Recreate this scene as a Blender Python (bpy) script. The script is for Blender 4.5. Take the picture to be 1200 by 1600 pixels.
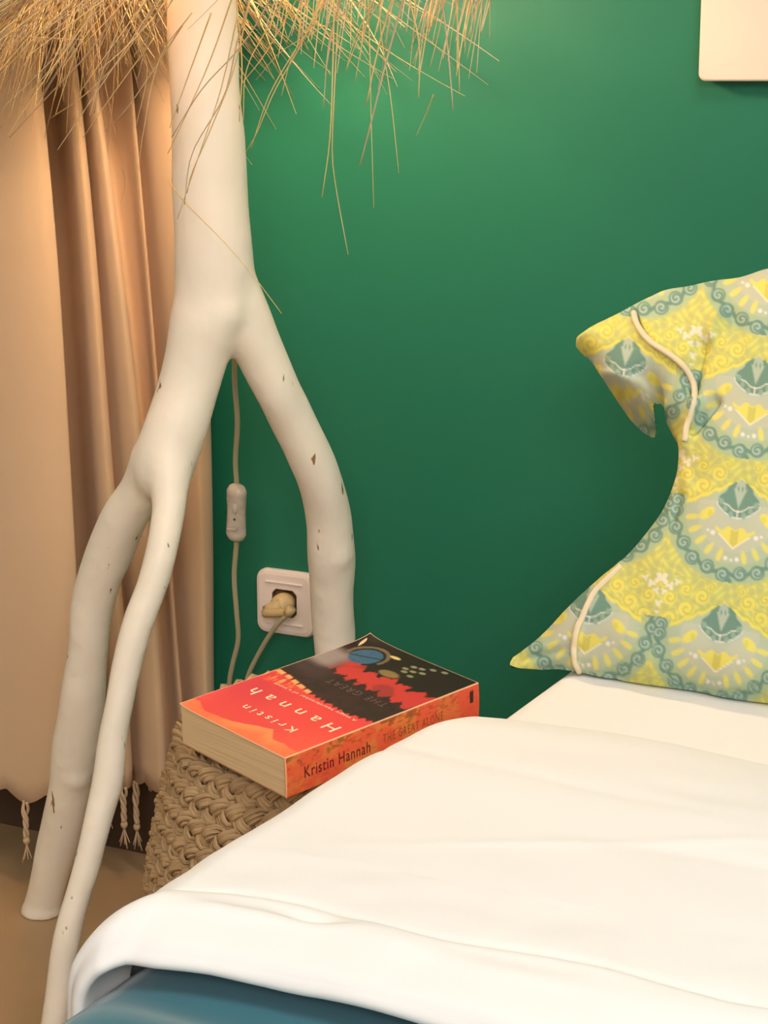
import bpy, bmesh, math, random
import numpy as np
from mathutils import Vector, Matrix, Quaternion, noise

random.seed(7); np.random.seed(7)
for o in list(bpy.data.objects): bpy.data.objects.remove(o)
C = bpy.context.scene.collection
SC = bpy.context.scene

# ------------------------------------------------------------------ camera
FPX, PITCH, YAW, CAMZ = 3000.0, math.radians(12.7), math.radians(27), 1.0
cd = bpy.data.cameras.new('camera'); cam = bpy.data.objects.new('camera', cd); C.objects.link(cam)
cd.sensor_fit = 'HORIZONTAL'; cd.sensor_width = 36; cd.lens = FPX/1200*36
fw = np.array([-math.sin(YAW)*math.cos(PITCH), math.cos(YAW)*math.cos(PITCH), -math.sin(PITCH)])
rt = np.array([math.cos(YAW), math.sin(YAW), 0.0]); up = np.cross(rt, fw)
CO = np.array([0, 0, CAMZ])
M = Matrix(((rt[0], up[0], -fw[0], 0), (rt[1], up[1], -fw[1], 0), (rt[2], up[2], -fw[2], CAMZ), (0, 0, 0, 1)))
cam.matrix_world = M
SC.camera = cam
cd.clip_start = .05

# ------------------------------------------------------------------ light
SC.view_settings.view_transform = 'Standard'; SC.view_settings.look = 'None'
SC.view_settings.gamma = 1; SC.view_settings.use_curve_mapping = False
SC.view_settings.exposure = 1.12
w = bpy.data.worlds.new('world'); SC.world = w; w.use_nodes = True
w.node_tree.nodes['Background'].inputs[0].default_value = (1, .96, .92, 1)
w.node_tree.nodes['Background'].inputs[1].default_value = .25
def area(name, loc, target, size, size_y, power, col):
    l = bpy.data.lights.new(name, 'AREA'); l.shape = 'RECTANGLE'; l.size = size; l.size_y = size_y
    l.energy = power; l.color = col
    o = bpy.data.objects.new(name, l); C.objects.link(o); o.location = loc
    o.rotation_euler = (Vector(target)-Vector(loc)).to_track_quat('-Z', 'Y').to_euler()
    return o
area('ceiling_panel', (0.35, .55, 2.5), (-.2, 1.2, .4), .9, .9, 13, (1, .96, .93))
area('room_fill', (1.0, -1.9, 2.2), (-.5, 1.6, .5), 1.6, .8, 26, (1, .975, .95))  # added soft fill from behind the camera; no window is built there

# ------------------------------------------------------------------ helpers
def ray(x, y):
    d = fw*FPX + rt*(x-600) + up*(800-y); return d/np.linalg.norm(d)
def at(x, y, X=None, Y=None, Z=None):
    """world point seen at photo position x,y on the given axis plane"""
    d = ray(x, y)
    t = (X-CO[0])/d[0] if X is not None else (Y-CO[1])/d[1] if Y is not None else (Z-CO[2])/d[2]
    return CO+d*t
def mesh(name, v, f, mat=None, parent=None, smooth=True, uv=None, col=None, mats=None, fmat=None):
    me = bpy.data.meshes.new(name)
    me.from_pydata([tuple(map(float, p)) for p in v], [], [tuple(map(int, q)) for q in f]); me.update()
    if smooth: me.polygons.foreach_set('use_smooth', [True]*len(me.polygons))
    if uv is not None:
        lay = me.uv_layers.new(name='UVMap'); idx = np.empty(len(me.loops), int); me.loops.foreach_get('vertex_index', idx)
        lay.data.foreach_set('uv', np.asarray(uv, float)[idx].ravel())
    if col is not None:
        a = me.color_attributes.new('print', 'FLOAT_COLOR', 'POINT')
        c = np.ones((len(v), 4)); c[:, :3] = col; a.data.foreach_set('color', c.ravel())
    for m in (mats or ([mat] if mat else [])): me.materials.append(m)
    if fmat is not None: me.polygons.foreach_set('material_index', list(map(int, fmat)))
    o = bpy.data.objects.new(name, me); C.objects.link(o)
    if parent: o.parent = parent
    return o
def empty(name, loc, label, cat, group=None):
    o = bpy.data.objects.new(name, None); C.objects.link(o); o.location = loc; tag(o, label, cat, group); o.empty_display_size = .05
    return o
def tag(o, label=None, cat=None, group=None, kind=None):
    if label: o['label'] = label
    if cat: o['category'] = cat
    if group: o['group'] = group
    if kind: o['kind'] = kind
    return o
def adopt(o, parent):
    o.parent = parent; o.matrix_parent_inverse = Matrix.Translation(-parent.location); return o
def spline(pts, n):
    """Catmull-Rom through rows of pts (k x d)"""
    P = np.asarray(pts, float); k = len(P)
    d = np.sqrt(((P[1:, :min(3, P.shape[1])]-P[:-1, :min(3, P.shape[1])])**2).sum(1))**.5
    t = np.concatenate([[0], np.cumsum(d)]); q = np.linspace(0, t[-1], n)
    m = np.zeros_like(P)
    m[1:-1] = (P[2:]-P[:-2])/(t[2:]-t[:-2])[:, None]; m[0] = (P[1]-P[0])/(t[1]-t[0]); m[-1] = (P[-1]-P[-2])/(t[-1]-t[-2])
    i = np.clip(np.searchsorted(t, q, 'right')-1, 0, k-2); h = (t[i+1]-t[i])[:, None]; u = ((q-t[i])[:, None])/h
    return (2*u**3-3*u**2+1)*P[i]+(u**3-2*u**2+u)*h*m[i]+(-2*u**3+3*u**2)*P[i+1]+(u**3-u**2)*h*m[i+1]
def tube_vf(P, R, seg=8, flat=1.0, ref=None, cap=True):
    """verts, faces, uv of a tube along P with radii R"""
    P = np.asarray(P, float); n = len(P); R = np.broadcast_to(np.asarray(R, float), (n,))
    T = np.gradient(P, axis=0); T /= np.linalg.norm(T, axis=1)[:, None]+1e-12
    a = np.array([0, 0, 1.]) if ref is None else np.asarray(ref, float)
    if a.ndim == 1 and abs(T[0]@a) > .95 and ref is None: a = np.array([1., 0, 0])
    if a.ndim == 1: a = np.tile(a, (n, 1))
    N = a-(a*T).sum(1)[:, None]*T; N /= np.linalg.norm(N, axis=1)[:, None]+1e-12
    B = np.cross(T, N); v = []; f = []; uv = []
    L = np.concatenate([[0], np.cumsum(np.linalg.norm(np.diff(P, axis=0), axis=1))])
    for i in range(n):
        for j in range(seg):
            th = 2*math.pi*j/seg
            v.append(P[i]+R[i]*(math.cos(th)*N[i]*flat+math.sin(th)*B[i])); uv.append((j/seg, L[i]))
    for i in range(n-1):
        for j in range(seg):
            k = (j+1) % seg; f.append((i*seg+j, i*seg+k, (i+1)*seg+k, (i+1)*seg+j))
    if cap: f.append(tuple(range(seg))[::-1]); f.append(tuple((n-1)*seg+j for j in range(seg)))
    return v, f, uv
class MB:
    def __init__(s): s.v = []; s.f = []; s.uv = []
    def add(s, vfu):
        v, f = vfu[0], vfu[1]; b = len(s.v); s.v += list(v); s.f += [tuple(i+b for i in q) for q in f]
        s.uv += list(vfu[2]) if len(vfu) > 2 and vfu[2] is not None else [(0, 0)]*len(v)
        return s
    def build(s, name, mat, parent=None, **k): return mesh(name, s.v, s.f, mat, parent, uv=s.uv, **k)
def box_vf(a, b):
    (x0, y0, z0), (x1, y1, z1) = a, b
    v = [(x0, y0, z0), (x1, y0, z0), (x1, y1, z0), (x0, y1, z0), (x0, y0, z1), (x1, y0, z1), (x1, y1, z1), (x0, y1, z1)]
    return v, [(0, 3, 2, 1), (4, 5, 6, 7), (0, 1, 5, 4), (1, 2, 6, 5), (2, 3, 7, 6), (3, 0, 4, 7)]
def bevel(o, w=.004, s=3):
    m = o.modifiers.new('bevel', 'BEVEL'); m.width = w; m.segments = s; m.limit_method = 'ANGLE'; m.angle_limit = .6; return o
def rounded_rect(w, h, r, n=6):
    out = []
    for cx, cy, a0 in ((w/2-r, h/2-r, 0), (-w/2+r, h/2-r, 90), (-w/2+r, -h/2+r, 180), (w/2-r, -h/2+r, 270)):
        for i in range(n+1):
            a = math.radians(a0+90*i/n); out.append((cx+r*math.cos(a), cy+r*math.sin(a)))
    return out
def smooth01(x, a, b):
    t = np.clip((x-a)/(b-a), 0, 1); return t*t*(3-2*t)

# ------------------------------------------------------------------ materials
def mat(name, col, rough=.6, spec=.4, noise_s=None, noise_amt=.1, bump=0, bump_s=200, sheen=0, **k):
    m = bpy.data.materials.new(name); m.use_nodes = True; nt = m.node_tree; b = nt.nodes['Principled BSDF']
    b.inputs['Base Color'].default_value = (*col, 1); b.inputs['Roughness'].default_value = rough
    b.inputs['Specular IOR Level'].default_value = spec
    if sheen: b.inputs['Sheen Weight'].default_value = sheen
    for kk, vv in k.items(): b.inputs[kk.replace('_', ' ')].default_value = vv
    tc = nt.nodes.new('ShaderNodeTexCoord')
    if noise_s:
        n = nt.nodes.new('ShaderNodeTexNoise'); n.inputs['Scale'].default_value = noise_s; n.inputs['Detail'].default_value = 5
        nt.links.new(tc.outputs['Object'], n.inputs['Vector'])
        r = nt.nodes.new('ShaderNodeValToRGB'); r.color_ramp.elements[0].position = .3; r.color_ramp.elements[1].position = .7
        r.color_ramp.elements[0].color = (*[c*(1-noise_amt) for c in col], 1); r.color_ramp.elements[1].color = (*[min(1, c*(1+noise_amt)) for c in col], 1)
        nt.links.new(n.outputs['Fac'], r.inputs['Fac']); nt.links.new(r.outputs['Color'], b.inputs['Base Color'])
    if bump:
        n2 = nt.nodes.new('ShaderNodeTexNoise'); n2.inputs['Scale'].default_value = bump_s; n2.inputs['Detail'].default_value = 3
        nt.links.new(tc.outputs['Object'], n2.inputs['Vector'])
        bp = nt.nodes.new('ShaderNodeBump'); bp.inputs['Strength'].default_value = bump; bp.inputs['Distance'].default_value = .002
        nt.links.new(n2.outputs['Fac'], bp.inputs['Height']); nt.links.new(bp.outputs['Normal'], b.inputs['Normal'])
    return m
def srgb(r, g, b):
    return tuple((c/255/12.92 if c/255 <= .04045 else ((c/255+.055)/1.055)**2.4) for c in (r, g, b))
def weave(m, sx, sy, strength=.35, tint=.06):
    """fine woven relief and thread colour from the UV map"""
    nt = m.node_tree; b = nt.nodes['Principled BSDF']; uv = nt.nodes.new('ShaderNodeUVMap')
    hs = []
    for d, s in (('X', sx), ('Y', sy)):
        wv = nt.nodes.new('ShaderNodeTexWave'); wv.bands_direction = d; wv.inputs['Scale'].default_value = s
        wv.inputs['Distortion'].default_value = 1.2; wv.inputs['Detail'].default_value = 2
        nt.links.new(uv.outputs[0], wv.inputs[0]); hs.append(wv)
    a = nt.nodes.new('ShaderNodeMath'); a.operation = 'ADD'
    nt.links.new(hs[0].outputs['Fac'], a.inputs[0]); nt.links.new(hs[1].outputs['Fac'], a.inputs[1])
    bp = nt.nodes.new('ShaderNodeBump'); bp.inputs['Strength'].default_value = strength; bp.inputs['Distance'].default_value = .0006
    nt.links.new(a.outputs[0], bp.inputs['Height']); nt.links.new(bp.outputs['Normal'], b.inputs['Normal'])
    return m
m_wall = mat('green_wall_paint', srgb(27, 110, 84), .5, .35, noise_s=1.6, noise_amt=.05, bump=.12, bump_s=90)
m_white = mat('white_plaster', (.82, .79, .74), .8)
m_floor = mat('polished_tan_floor', srgb(180, 148, 110), .55, .35, noise_s=3, noise_amt=.14)
m_base = mat('baseboard', srgb(78, 58, 40), .7)
m_curtain = weave(mat('linen_curtain', srgb(216, 184, 148), .9, .1, noise_s=5, noise_amt=.05, sheen=.2), 900, 900, .35)
m_hem = m_curtain
m_sheet = mat('white_sheet', (.90, .86, .84), .85, .2, bump=.05, bump_s=30)
m_duvet = mat('white_duvet', (.89, .875, .86), .85, .2, bump=.05, bump_s=18)
m_teal = mat('teal_throw', srgb(36, 106, 122), .9, .2, noise_s=9, noise_amt=.08, sheen=.3)
m_dark = mat('bed_base_fabric', (.06, .05, .05), .9)
m_wood = mat('bed_leg_wood', (.25, .14, .07), .6)
m_plastic = mat('cream_plastic', srgb(240, 224, 214), .35, .5)
m_well = mat('socket_well', srgb(120, 88, 54), .5)
m_metal = mat('brass_contact', (.5, .42, .3), .35, Metallic=1.0)
m_cord = mat('clear_cord', srgb(196, 186, 150), .3, .5, Transmission_Weight=.25)
m_clear = mat('translucent_plastic', srgb(226, 212, 194), .25, .6, noise_s=90, noise_amt=.15, Transmission_Weight=.25)
m_black = mat('black_ink', (.02, .012, .012), .5)
m_page = mat('pages', srgb(236, 208, 164), .8)
m_art = mat('cream_canvas', srgb(226, 206, 190), .7, .3, noise_s=7, noise_amt=.04, bump=.15, bump_s=25)
# painted branch: cream paint, a few bare flecks
m_branch = mat('cream_painted_branch', srgb(247, 236, 217), .5, .4, noise_s=10, noise_amt=.03)
nt = m_branch.node_tree; b = nt.nodes['Principled BSDF']; old = b.inputs['Base Color'].links[0].from_socket
tc = nt.nodes.new('ShaderNodeTexCoord'); mp = nt.nodes.new('ShaderNodeMapping'); mp.inputs['Scale'].default_value = (1, 1, .3)
nt.links.new(tc.outputs['Object'], mp.inputs[0])
vo = nt.nodes.new('ShaderNodeTexNoise'); vo.inputs['Scale'].default_value = 85; vo.inputs['Detail'].default_value = 2
nt.links.new(mp.outputs[0], vo.inputs['Vector'])
rp = nt.nodes.new('ShaderNodeValToRGB'); rp.color_ramp.elements[0].position = .715; rp.color_ramp.elements[1].position = .745
nt.links.new(vo.outputs['Fac'], rp.inputs[0])
mx = nt.nodes.new('ShaderNodeMix'); mx.data_type = 'RGBA'; mx.inputs[7].default_value = (*srgb(150, 112, 66), 1)
nt.links.new(rp.outputs[0], mx.inputs[0]); nt.links.new(old, mx.inputs[6]); nt.links.new(mx.outputs[2], b.inputs['Base Color'])
n2 = nt.nodes.new('ShaderNodeTexNoise'); n2.inputs['Scale'].default_value = 22; n2.inputs['Detail'].default_value = 3
nt.links.new(tc.outputs['Object'], n2.inputs['Vector'])
bp = nt.nodes.new('ShaderNodeBump'); bp.inputs['Strength'].default_value = .25; bp.inputs['Distance'].default_value = .01
nt.links.new(n2.outputs['Fac'], bp.inputs['Height']); nt.links.new(bp.outputs['Normal'], b.inputs['Normal'])
# fibres: colour varies along and across each strand
def fibre(name, c0, c1, c2, sx, sy, rough=.55, trans=0):
    m = mat(name, c1, rough, .35); nt = m.node_tree; b = nt.nodes['Principled BSDF']
    uv = nt.nodes.new('ShaderNodeUVMap'); mp = nt.nodes.new('ShaderNodeMapping'); mp.inputs['Scale'].default_value = (sx, sy, 1)
    n = nt.nodes.new('ShaderNodeTexNoise'); n.inputs['Scale'].default_value = 1; n.inputs['Detail'].default_value = 4
    nt.links.new(uv.outputs[0], mp.inputs[0]); nt.links.new(mp.outputs[0], n.inputs['Vector'])
    r = nt.nodes.new('ShaderNodeValToRGB'); e = r.color_ramp.elements
    e[0].position = .3; e[0].color = (*c0, 1); e[1].position = .72; e[1].color = (*c2, 1); x = e.new(.5); x.color = (*c1, 1)
    nt.links.new(n.outputs['Fac'], r.inputs[0]); nt.links.new(r.outputs[0], b.inputs['Base Color'])
    bp = nt.nodes.new('ShaderNodeBump'); bp.inputs['Strength'].default_value = .6; bp.inputs['Distance'].default_value = .001
    nt.links.new(n.outputs['Fac'], bp.inputs['Height']); nt.links.new(bp.outputs['Normal'], b.inputs['Normal'])
    if trans: b.inputs['Subsurface Weight'].default_value = 0
    return m
m_grass = fibre('woven_seagrass', srgb(120, 90, 58), srgb(182, 148, 106), srgb(216, 186, 142), 14, 30)
m_straws = [fibre('straw_'+n, srgb(*a), srgb(*b_), srgb(*c), 1, 12) for n, a, b_, c in (
    ('golden', (196, 156, 92), (222, 188, 126), (240, 214, 160)), ('tan', (168, 138, 106), (200, 172, 136), (222, 198, 164)), ('dark', (136, 106, 76), (166, 134, 102), (190, 162, 128)))]
def attr_mat(name, rough, spec, bump=0, coat=0):
    m = mat(name, (.5, .5, .5), rough, spec, bump=bump, bump_s=700); nt = m.node_tree
    a = nt.nodes.new('ShaderNodeVertexColor'); a.layer_name = 'print'
    nt.links.new(a.outputs[0], nt.nodes['Principled BSDF'].inputs['Base Color'])
    m.node_tree.nodes['Principled BSDF'].inputs['Coat Weight'].default_value = coat
    return m
m_print = attr_mat('printed_cotton', .85, .2, bump=.15)
m_cover = attr_mat('printed_cover', .5, .22, coat=.03)

# ------------------------------------------------------------------ room
WY = 1.99
def slab(name, a, b, m, kind='structure', parent=None):
    v, f = box_vf(a, b); o = mesh(name, v, f, m, parent, smooth=False); o['kind'] = kind; return o
slab('floor', (-2.6, -2.3, -.1), (2.0, WY+.1, 0), m_floor)
slab('wall_back', (-2.6, WY, 0), (2.0, WY+.1, 2.6), m_wall)
slab('wall_left', (-2.7, -2.3, 0), (-2.6, WY+.1, 2.6), m_white)
slab('wall_right', (2.0, -2.3, 0), (2.1, WY+.1, 2.6), m_white)
slab('wall_front', (-2.6, -2.4, 0), (2.0, -2.3, 2.6), m_white)
slab('ceiling', (-2.6, -2.3, 2.6), (2.0, WY+.1, 2.7), m_white)

slab('baseboard_back', (-2.6, WY-.014, 0), (2.0, WY, .105), m_base)

# ------------------------------------------------------------------ curtain
# plan knots of the folds: photo x at heights y=200, 650, 1230 and distance out from the wall
cur = empty('curtain', (-1.5, 1.86, 0), 'long beige linen curtain with deep folds and a tasselled hem behind the branch lamp', 'curtain')
kn = [(-330, -300, -270, .10), (-270, -240, -215, .15), (-200, -180, -165, .07), (-140, -120, -105, .12), (-85, -70, -50, .155), (-30, -5, 20, .165), (20, 45, 75, .165), (52, 84, 112, .157), (68, 102, 131, .146),
      (72, 105, 134, .138), (62, 96, 124, .11), (54, 88, 117, .07), (60, 94, 124, .038), (76, 110, 140, .028), (90, 124, 156, .034), (99, 136, 167, .07), (108, 146, 176, .098), (122, 162, 196, .104), (131, 172, 206, .094), (130, 171, 205, .08), (128, 168, 203, .068), (134, 176, 211, .07),
      (144, 192, 228, .090), (156, 209, 250, .094), (163, 218, 261, .084), (160, 214, 257, .06), (157, 211, 254, .036), (168, 222, 262, .022), (190, 236, 274, .028), (207, 244, 288, .046), (213, 249, 295, .046), (210, 246, 291, .032), (212, 249, 294, .019), (219, 257, 301, .028),
      (236, 276, 311, .054), (268, 302, 322, .062), (300, 318, 330, .052), (320, 327, 335, .038), (324, 329, 337, .022)]
rows = []
NH, NS = 60, 420
K3 = []
for y, i in ((200, 0), (650, 1), (1230, 2)):
    K3.append(np.array([at(k[i], y, Y=WY-k[3]) for k in kn]))
zs = np.linspace(.112, 1.75, NH)
Q = np.zeros((NH, len(kn), 3))
for j in range(len(kn)):
    p = [K3[2][j], K3[1][j], K3[0][j]]
    zz = [q[2] for q in p]; xx = [q[0] for q in p]
    cf = np.polyfit(zz, xx, 1) if j < 8 else np.polyfit(zz, xx, 2)
    Q[:, j, 0] = np.polyval(cf, np.minimum(zs, 1.1)); Q[:, j, 1] = WY-kn[j][3]; Q[:, j, 2] = zs
hm = []
rr = []
for i in range(NH):
    fl = 1+.25*(1-i/NH)
    s = spline(Q[i], NS)
    rr.append(s)
rr = np.array(rr)
arc = np.concatenate([[0], np.cumsum(np.linalg.norm(np.diff(rr[0], axis=0), axis=1))])
tass_s = np.arange(.03, arc[-1]-.01, .062)
for i in range(NH):
    rr[i][:, 2] += .014*smooth01(rr[i][:, 0], -1.45, -1.36)*max(0, 1-i/5)
    near = np.min(np.abs(arc[:, None]-tass_s[None]), axis=1)/.031
    sc = .012*np.clip(near, 0, 1)**1.5
    rr[i][:, 2] += sc*max(0, 1-i/3.0) + .004*np.sin(arc*31+i*.1)*max(0, 1-i/6)
    for j in range(0, NS):
        n = noise.noise(Vector((arc[j]*5, rr[i][j][2]*2.2, 3)))
        rr[i][j][1] -= .004*n; rr[i][j][0] += .0025*noise.noise(Vector((arc[j]*4+9, rr[i][j][2]*3, 1)))
rr[..., 1] = np.minimum(rr[..., 1], WY-.012)
v = rr.reshape(-1, 3)-np.array(cur.location); idx = np.arange(NH*NS).reshape(NH, NS)
f = np.stack([idx[:-1, :-1], idx[:-1, 1:], idx[1:, 1:], idx[1:, :-1]], -1).reshape(-1, 4)
uv = np.stack([np.tile(arc, (NH, 1)), np.tile(zs[:, None], (1, NS))], -1).reshape(-1, 2)
o = mesh('cloth', v, f, m_curtain, cur, uv=uv)
so = o.modifiers.new('s', 'SOLIDIFY'); so.thickness = .0025
tg = None
for k, s in enumerate(tass_s):
    j = int(np.argmin(abs(arc-s))); p = rr[0][j]-np.array(cur.location)
    if rr[0][j][0] < -1.72: continue
    mb = MB(); rnd = random.Random(k); L = .046+rnd.random()*.012
    for q in range(3):           # three twisted cords, a knot, loose ends
        t = np.linspace(0, 1, 22)[:, None]; a = q*2.1+t*9+rnd.random()
        pp = p+np.concatenate([.0022*np.cos(a)+.004*(q-1)*(1-t)**3, .0022*np.sin(a), -t*L+.003], 1)
        mb.add(tube_vf(pp, .0021, 6, ref=(1, 0, 0)))
    t = np.linspace(0, 1, 7); kp = p+np.stack([0*t, 0*t, -L+.004-.010*t], 1)
    mb.add(tube_vf(kp, .0025+.0022*np.sin(t*math.pi), 8, ref=(1, 0, 0)))
    for q in range(7):
        a = q*.9+rnd.random(); ll = .018+.012*rnd.random(); t = np.linspace(0, 1, 5)[:, None]
        ee = p+np.concatenate([.007*np.cos(a)*t**1.3, .005*np.sin(a)*t, -L-.004-ll*t], 1); ee[:, 2] = np.maximum(ee[:, 2], .003)
        mb.add(tube_vf(ee, .0009, 4, ref=(1, 0, 0)))
    mb.build('tassel', m_curtain, cur)
# wisp of loose threads at the right hem corner
for k, px in enumerate([(248, 1195, 284, 1212), (240, 1200, 262, 1225), (225, 1198, 236, 1230)]):
    a = at(px[0], px[1], Y=1.93); c = at(px[2], px[3], Y=1.925); mb = MB()
    for q in range(5):
        mid = (a+c)/2+np.array([0, 0, -.008+.003*q]); e = c+np.random.randn(3)*.003
        mb.add(tube_vf(spline([a, mid, e], 9), .0009, 4))
    oo = mb.build('loose_thread', m_curtain); adopt(oo, cur)

# ------------------------------------------------------------------ wall art
wa = empty('wall_art', (-.36, WY-.02, 1.25), 'cream canvas panel hanging on the green wall above the pillow', 'wall art')
c0 = at(1089, 127, Y=WY-.024)
sh = rounded_rect(.56, .50, .008)
mb = MB(); vv = []
for y, s in ((0, .995), (.003, 1), (.018, 1), (.020, .994)):
    for x, z in sh: vv.append((x*s, y*-1, z*s))
n = len(sh); ff = []
for k in range(3):
    for j in range(n): ff.append((k*n+j, k*n+(j+1) % n, (k+1)*n+(j+1) % n, (k+1)*n+j))
ff.append(tuple(3*n+j for j in range(n))); ff.append(tuple(range(n))[::-1])
o = mesh('canvas', [(x+c0[0]+.28+.36, y+.018, z+c0[2]+.25-1.25) for x, y, z in vv], ff, m_art, wa, smooth=False)
bevel(o, .003, 2)
o = slab('stretcher_bar', (-.2, .0, -.2), (.2, .019, .2), m_wood, 'thing', wa)

# ------------------------------------------------------------------ branch lamp
lamp = empty('branch_floor_lamp', (-1.1, 1.72, 0), 'cream forked branch floor lamp with three legs and shaggy straw shade', 'floor lamp')
LO = np.array(lamp.location)
def P3(x, y, Y, rpx):
    p = at(x, y, Y=Y); return (*p, rpx*np.linalg.norm(p-CO)/FPX)
trunk = [P3(313, -70, 1.70, 51), P3(315, 0, 1.70, 52), P3(317, 100, 1.70, 54), P3(324, 200, 1.70, 56), P3(328, 300, 1.70, 58), P3(333, 390, 1.70, 62), P3(334, 455, 1.70, 62), P3(322, 515, 1.69, 56)]
legB = [P3(334, 450, 1.70, 58), P3(320, 505, 1.69, 55), P3(309, 550, 1.685, 50), P3(296, 600, 1.68, 48.5), P3(281, 650, 1.67, 49), P3(264, 700, 1.66, 49), P3(254, 735, 1.655, 47)]
legL = [P3(246, 715, 1.66, 42), P3(222, 765, 1.665, 36), P3(193, 810, 1.675, 37), P3(172, 862, 1.685, 37), P3(155, 905, 1.69, 36), P3(144, 955, 1.695, 33), P3(138, 1010, 1.70, 32), P3(130, 1080, 1.71, 35), P3(123, 1140, 1.72, 36), P3(115, 1195, 1.73, 36),
        P3(109, 1235, 1.735, 33), P3(97, 1290, 1.745, 33), P3(82, 1350, 1.755, 31), P3(70, 1400, 1.762, 29), P3(64, 1422, 1.766, 30)]
legF = [P3(262, 720, 1.65, 42), P3(264, 780, 1.63, 28), P3(259, 830, 1.615, 26.5), P3(247, 885, 1.60, 26.5), P3(234, 925, 1.59, 25.5), P3(219, 965, 1.58, 25.5), P3(206, 1010, 1.57, 25), P3(193, 1060, 1.56, 24.5), P3(184, 1110, 1.55, 24), P3(175, 1165, 1.54, 24.5),
        P3(167, 1222, 1.53, 25), P3(153, 1280, 1.515, 23), P3(138, 1340, 1.50, 22), P3(122, 1400, 1.485, 21.5), P3(107, 1460, 1.47, 22), P3(96, 1520, 1.46, 22.5), P3(86, 1600, 1.445, 23), P3(77, 1660, 1.435, 24), P3(74, 1690, 1.43, 25)]
legD = [P3(358, 440, 1.71, 44), P3(382, 500, 1.72, 42), P3(408, 555, 1.735, 39), P3(431, 605, 1.75, 38), P3(453, 650, 1.77, 37), P3(480, 700, 1.79, 36), P3(501, 755, 1.81, 36), P3(513, 810, 1.83, 36.5), P3(517, 868, 1.845, 39), P3(518, 915, 1.855, 35.5), P3(522, 1000, 1.87, 33),
        P3(526, 1080, 1.88, 32), P3(528, 1200, 1.885, 32), P3(530, 1300, 1.89, 33), P3(530, 1420, 1.895, 34)]
# flatten ends on the floor
def grow(chains):
    me = bpy.data.meshes.new('t'); mb = MB()
    for c in chains:
        c = np.array(c); q = spline(c, len(c)*6); mb.add(tube_vf(q[:, :3], q[:, 3], 28, ref=(.3, -1, .1)))
        for e in (q[0], q[-1]):
            s = bmesh.new(); bmesh.ops.create_icosphere(s, subdivisions=3, radius=e[3]*.99, matrix=Matrix.Translation(e[:3]))
            mb.add(([tuple(x.co) for x in s.verts], [tuple(x.index for x in fc.verts) for fc in s.faces])); s.free()
    # knobs on the painted bark
    for (x, y, Y, r) in ((345, 487, 1.69, 43), (330, 500, 1.685, 44), (118, 1212, 1.722, 24), (526, 866, 1.838, 28), (160, 870, 1.677, 26), (128, 1085, 1.702, 25)):
        e = P3(x, y, Y, r); s = bmesh.new(); bmesh.ops.create_icosphere(s, subdivisions=3, radius=e[3], matrix=Matrix.Translation(e[:3]))
        mb.add(([tuple(x.co) for x in s.verts], [tuple(x.index for x in fc.verts) for fc in s.faces])); s.free()
    me.from_pydata([tuple(p) for p in mb.v], [], mb.f)
    o = bpy.data.objects.new('t', me); C.objects.link(o)
    r = o.modifiers.new('r', 'REMESH'); r.mode = 'VOXEL'; r.voxel_size = .0042; r.use_smooth_shade = True
    s = o.modifiers.new('s', 'SMOOTH'); s.iterations = 24; s.factor = .5
    dg = bpy.context.evaluated_depsgraph_get(); ev = o.evaluated_get(dg); m2 = bpy.data.meshes.new_from_object(ev)
    bpy.data.objects.remove(o); return m2
gm = grow([trunk, legB, legL, legF, legD])
nv = len(gm.vertices); co = np.empty(nv*3); gm.vertices.foreach_get('co', co); co = co.reshape(-1, 3)
for i in range(nv):                      # hand-painted bark unevenness
    p = co[i]; co[i] += .0016*noise.noise(Vector((p[0]*22, p[1]*22, p[2]*16)))
co[:, 2] = np.maximum(co[:, 2], .0008)
# flare of the left foot
dft = np.linalg.norm(co[:, :2]-np.array(legL[-1][:2]), axis=1); k = (co[:, 2] < .014) & (dft < .07)
co[k, :2] += (co[k, :2]-np.array(legL[-1][:2]))*.13*(1-co[k, 2:3]/.014)
gm.vertices.foreach_set('co', co.ravel()); gm.update()
nrm = np.empty(nv*3); gm.vertices.foreach_get('normal', nrm); nrm = nrm.reshape(-1, 3)
def segdist(c):
    c = np.array(c); d = np.full(nv, 9.)
    for a, b_ in zip(c[:-1], c[1:]):
        ab = b_[:3]-a[:3]; t = np.clip(((co-a[:3])@ab)/(ab@ab), 0, 1); q = a[:3]+t[:, None]*ab
        d = np.minimum(d, np.linalg.norm(co-q, axis=1)-(a[3]+(b_[3]-a[3])*t))
    return d
D = np.stack([np.minimum(segdist(trunk), segdist(legB)), segdist(legL[1:]), segdist(legF[1:]), segdist(legD[1:])], 1)
who = D.argmin(1)
nf = len(gm.polygons); faces = [tuple(p.vertices) for p in gm.polygons]
fw_ = np.array([np.bincount(who[list(q)], minlength=4).argmax() for q in faces])
for part in range(4):
    sel = [faces[i] for i in np.nonzero(fw_ == part)[0]]
    used = sorted({i for q in sel for i in q}); mp_ = {g: l for l, g in enumerate(used)}
    o = mesh('trunk' if part == 0 else 'leg', co[used]-LO, [tuple(mp_[i] for i in q) for q in sel], m_branch, lamp)
    o.data.normals_split_custom_set_from_vertices([tuple(n) for n in nrm[used]])
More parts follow.
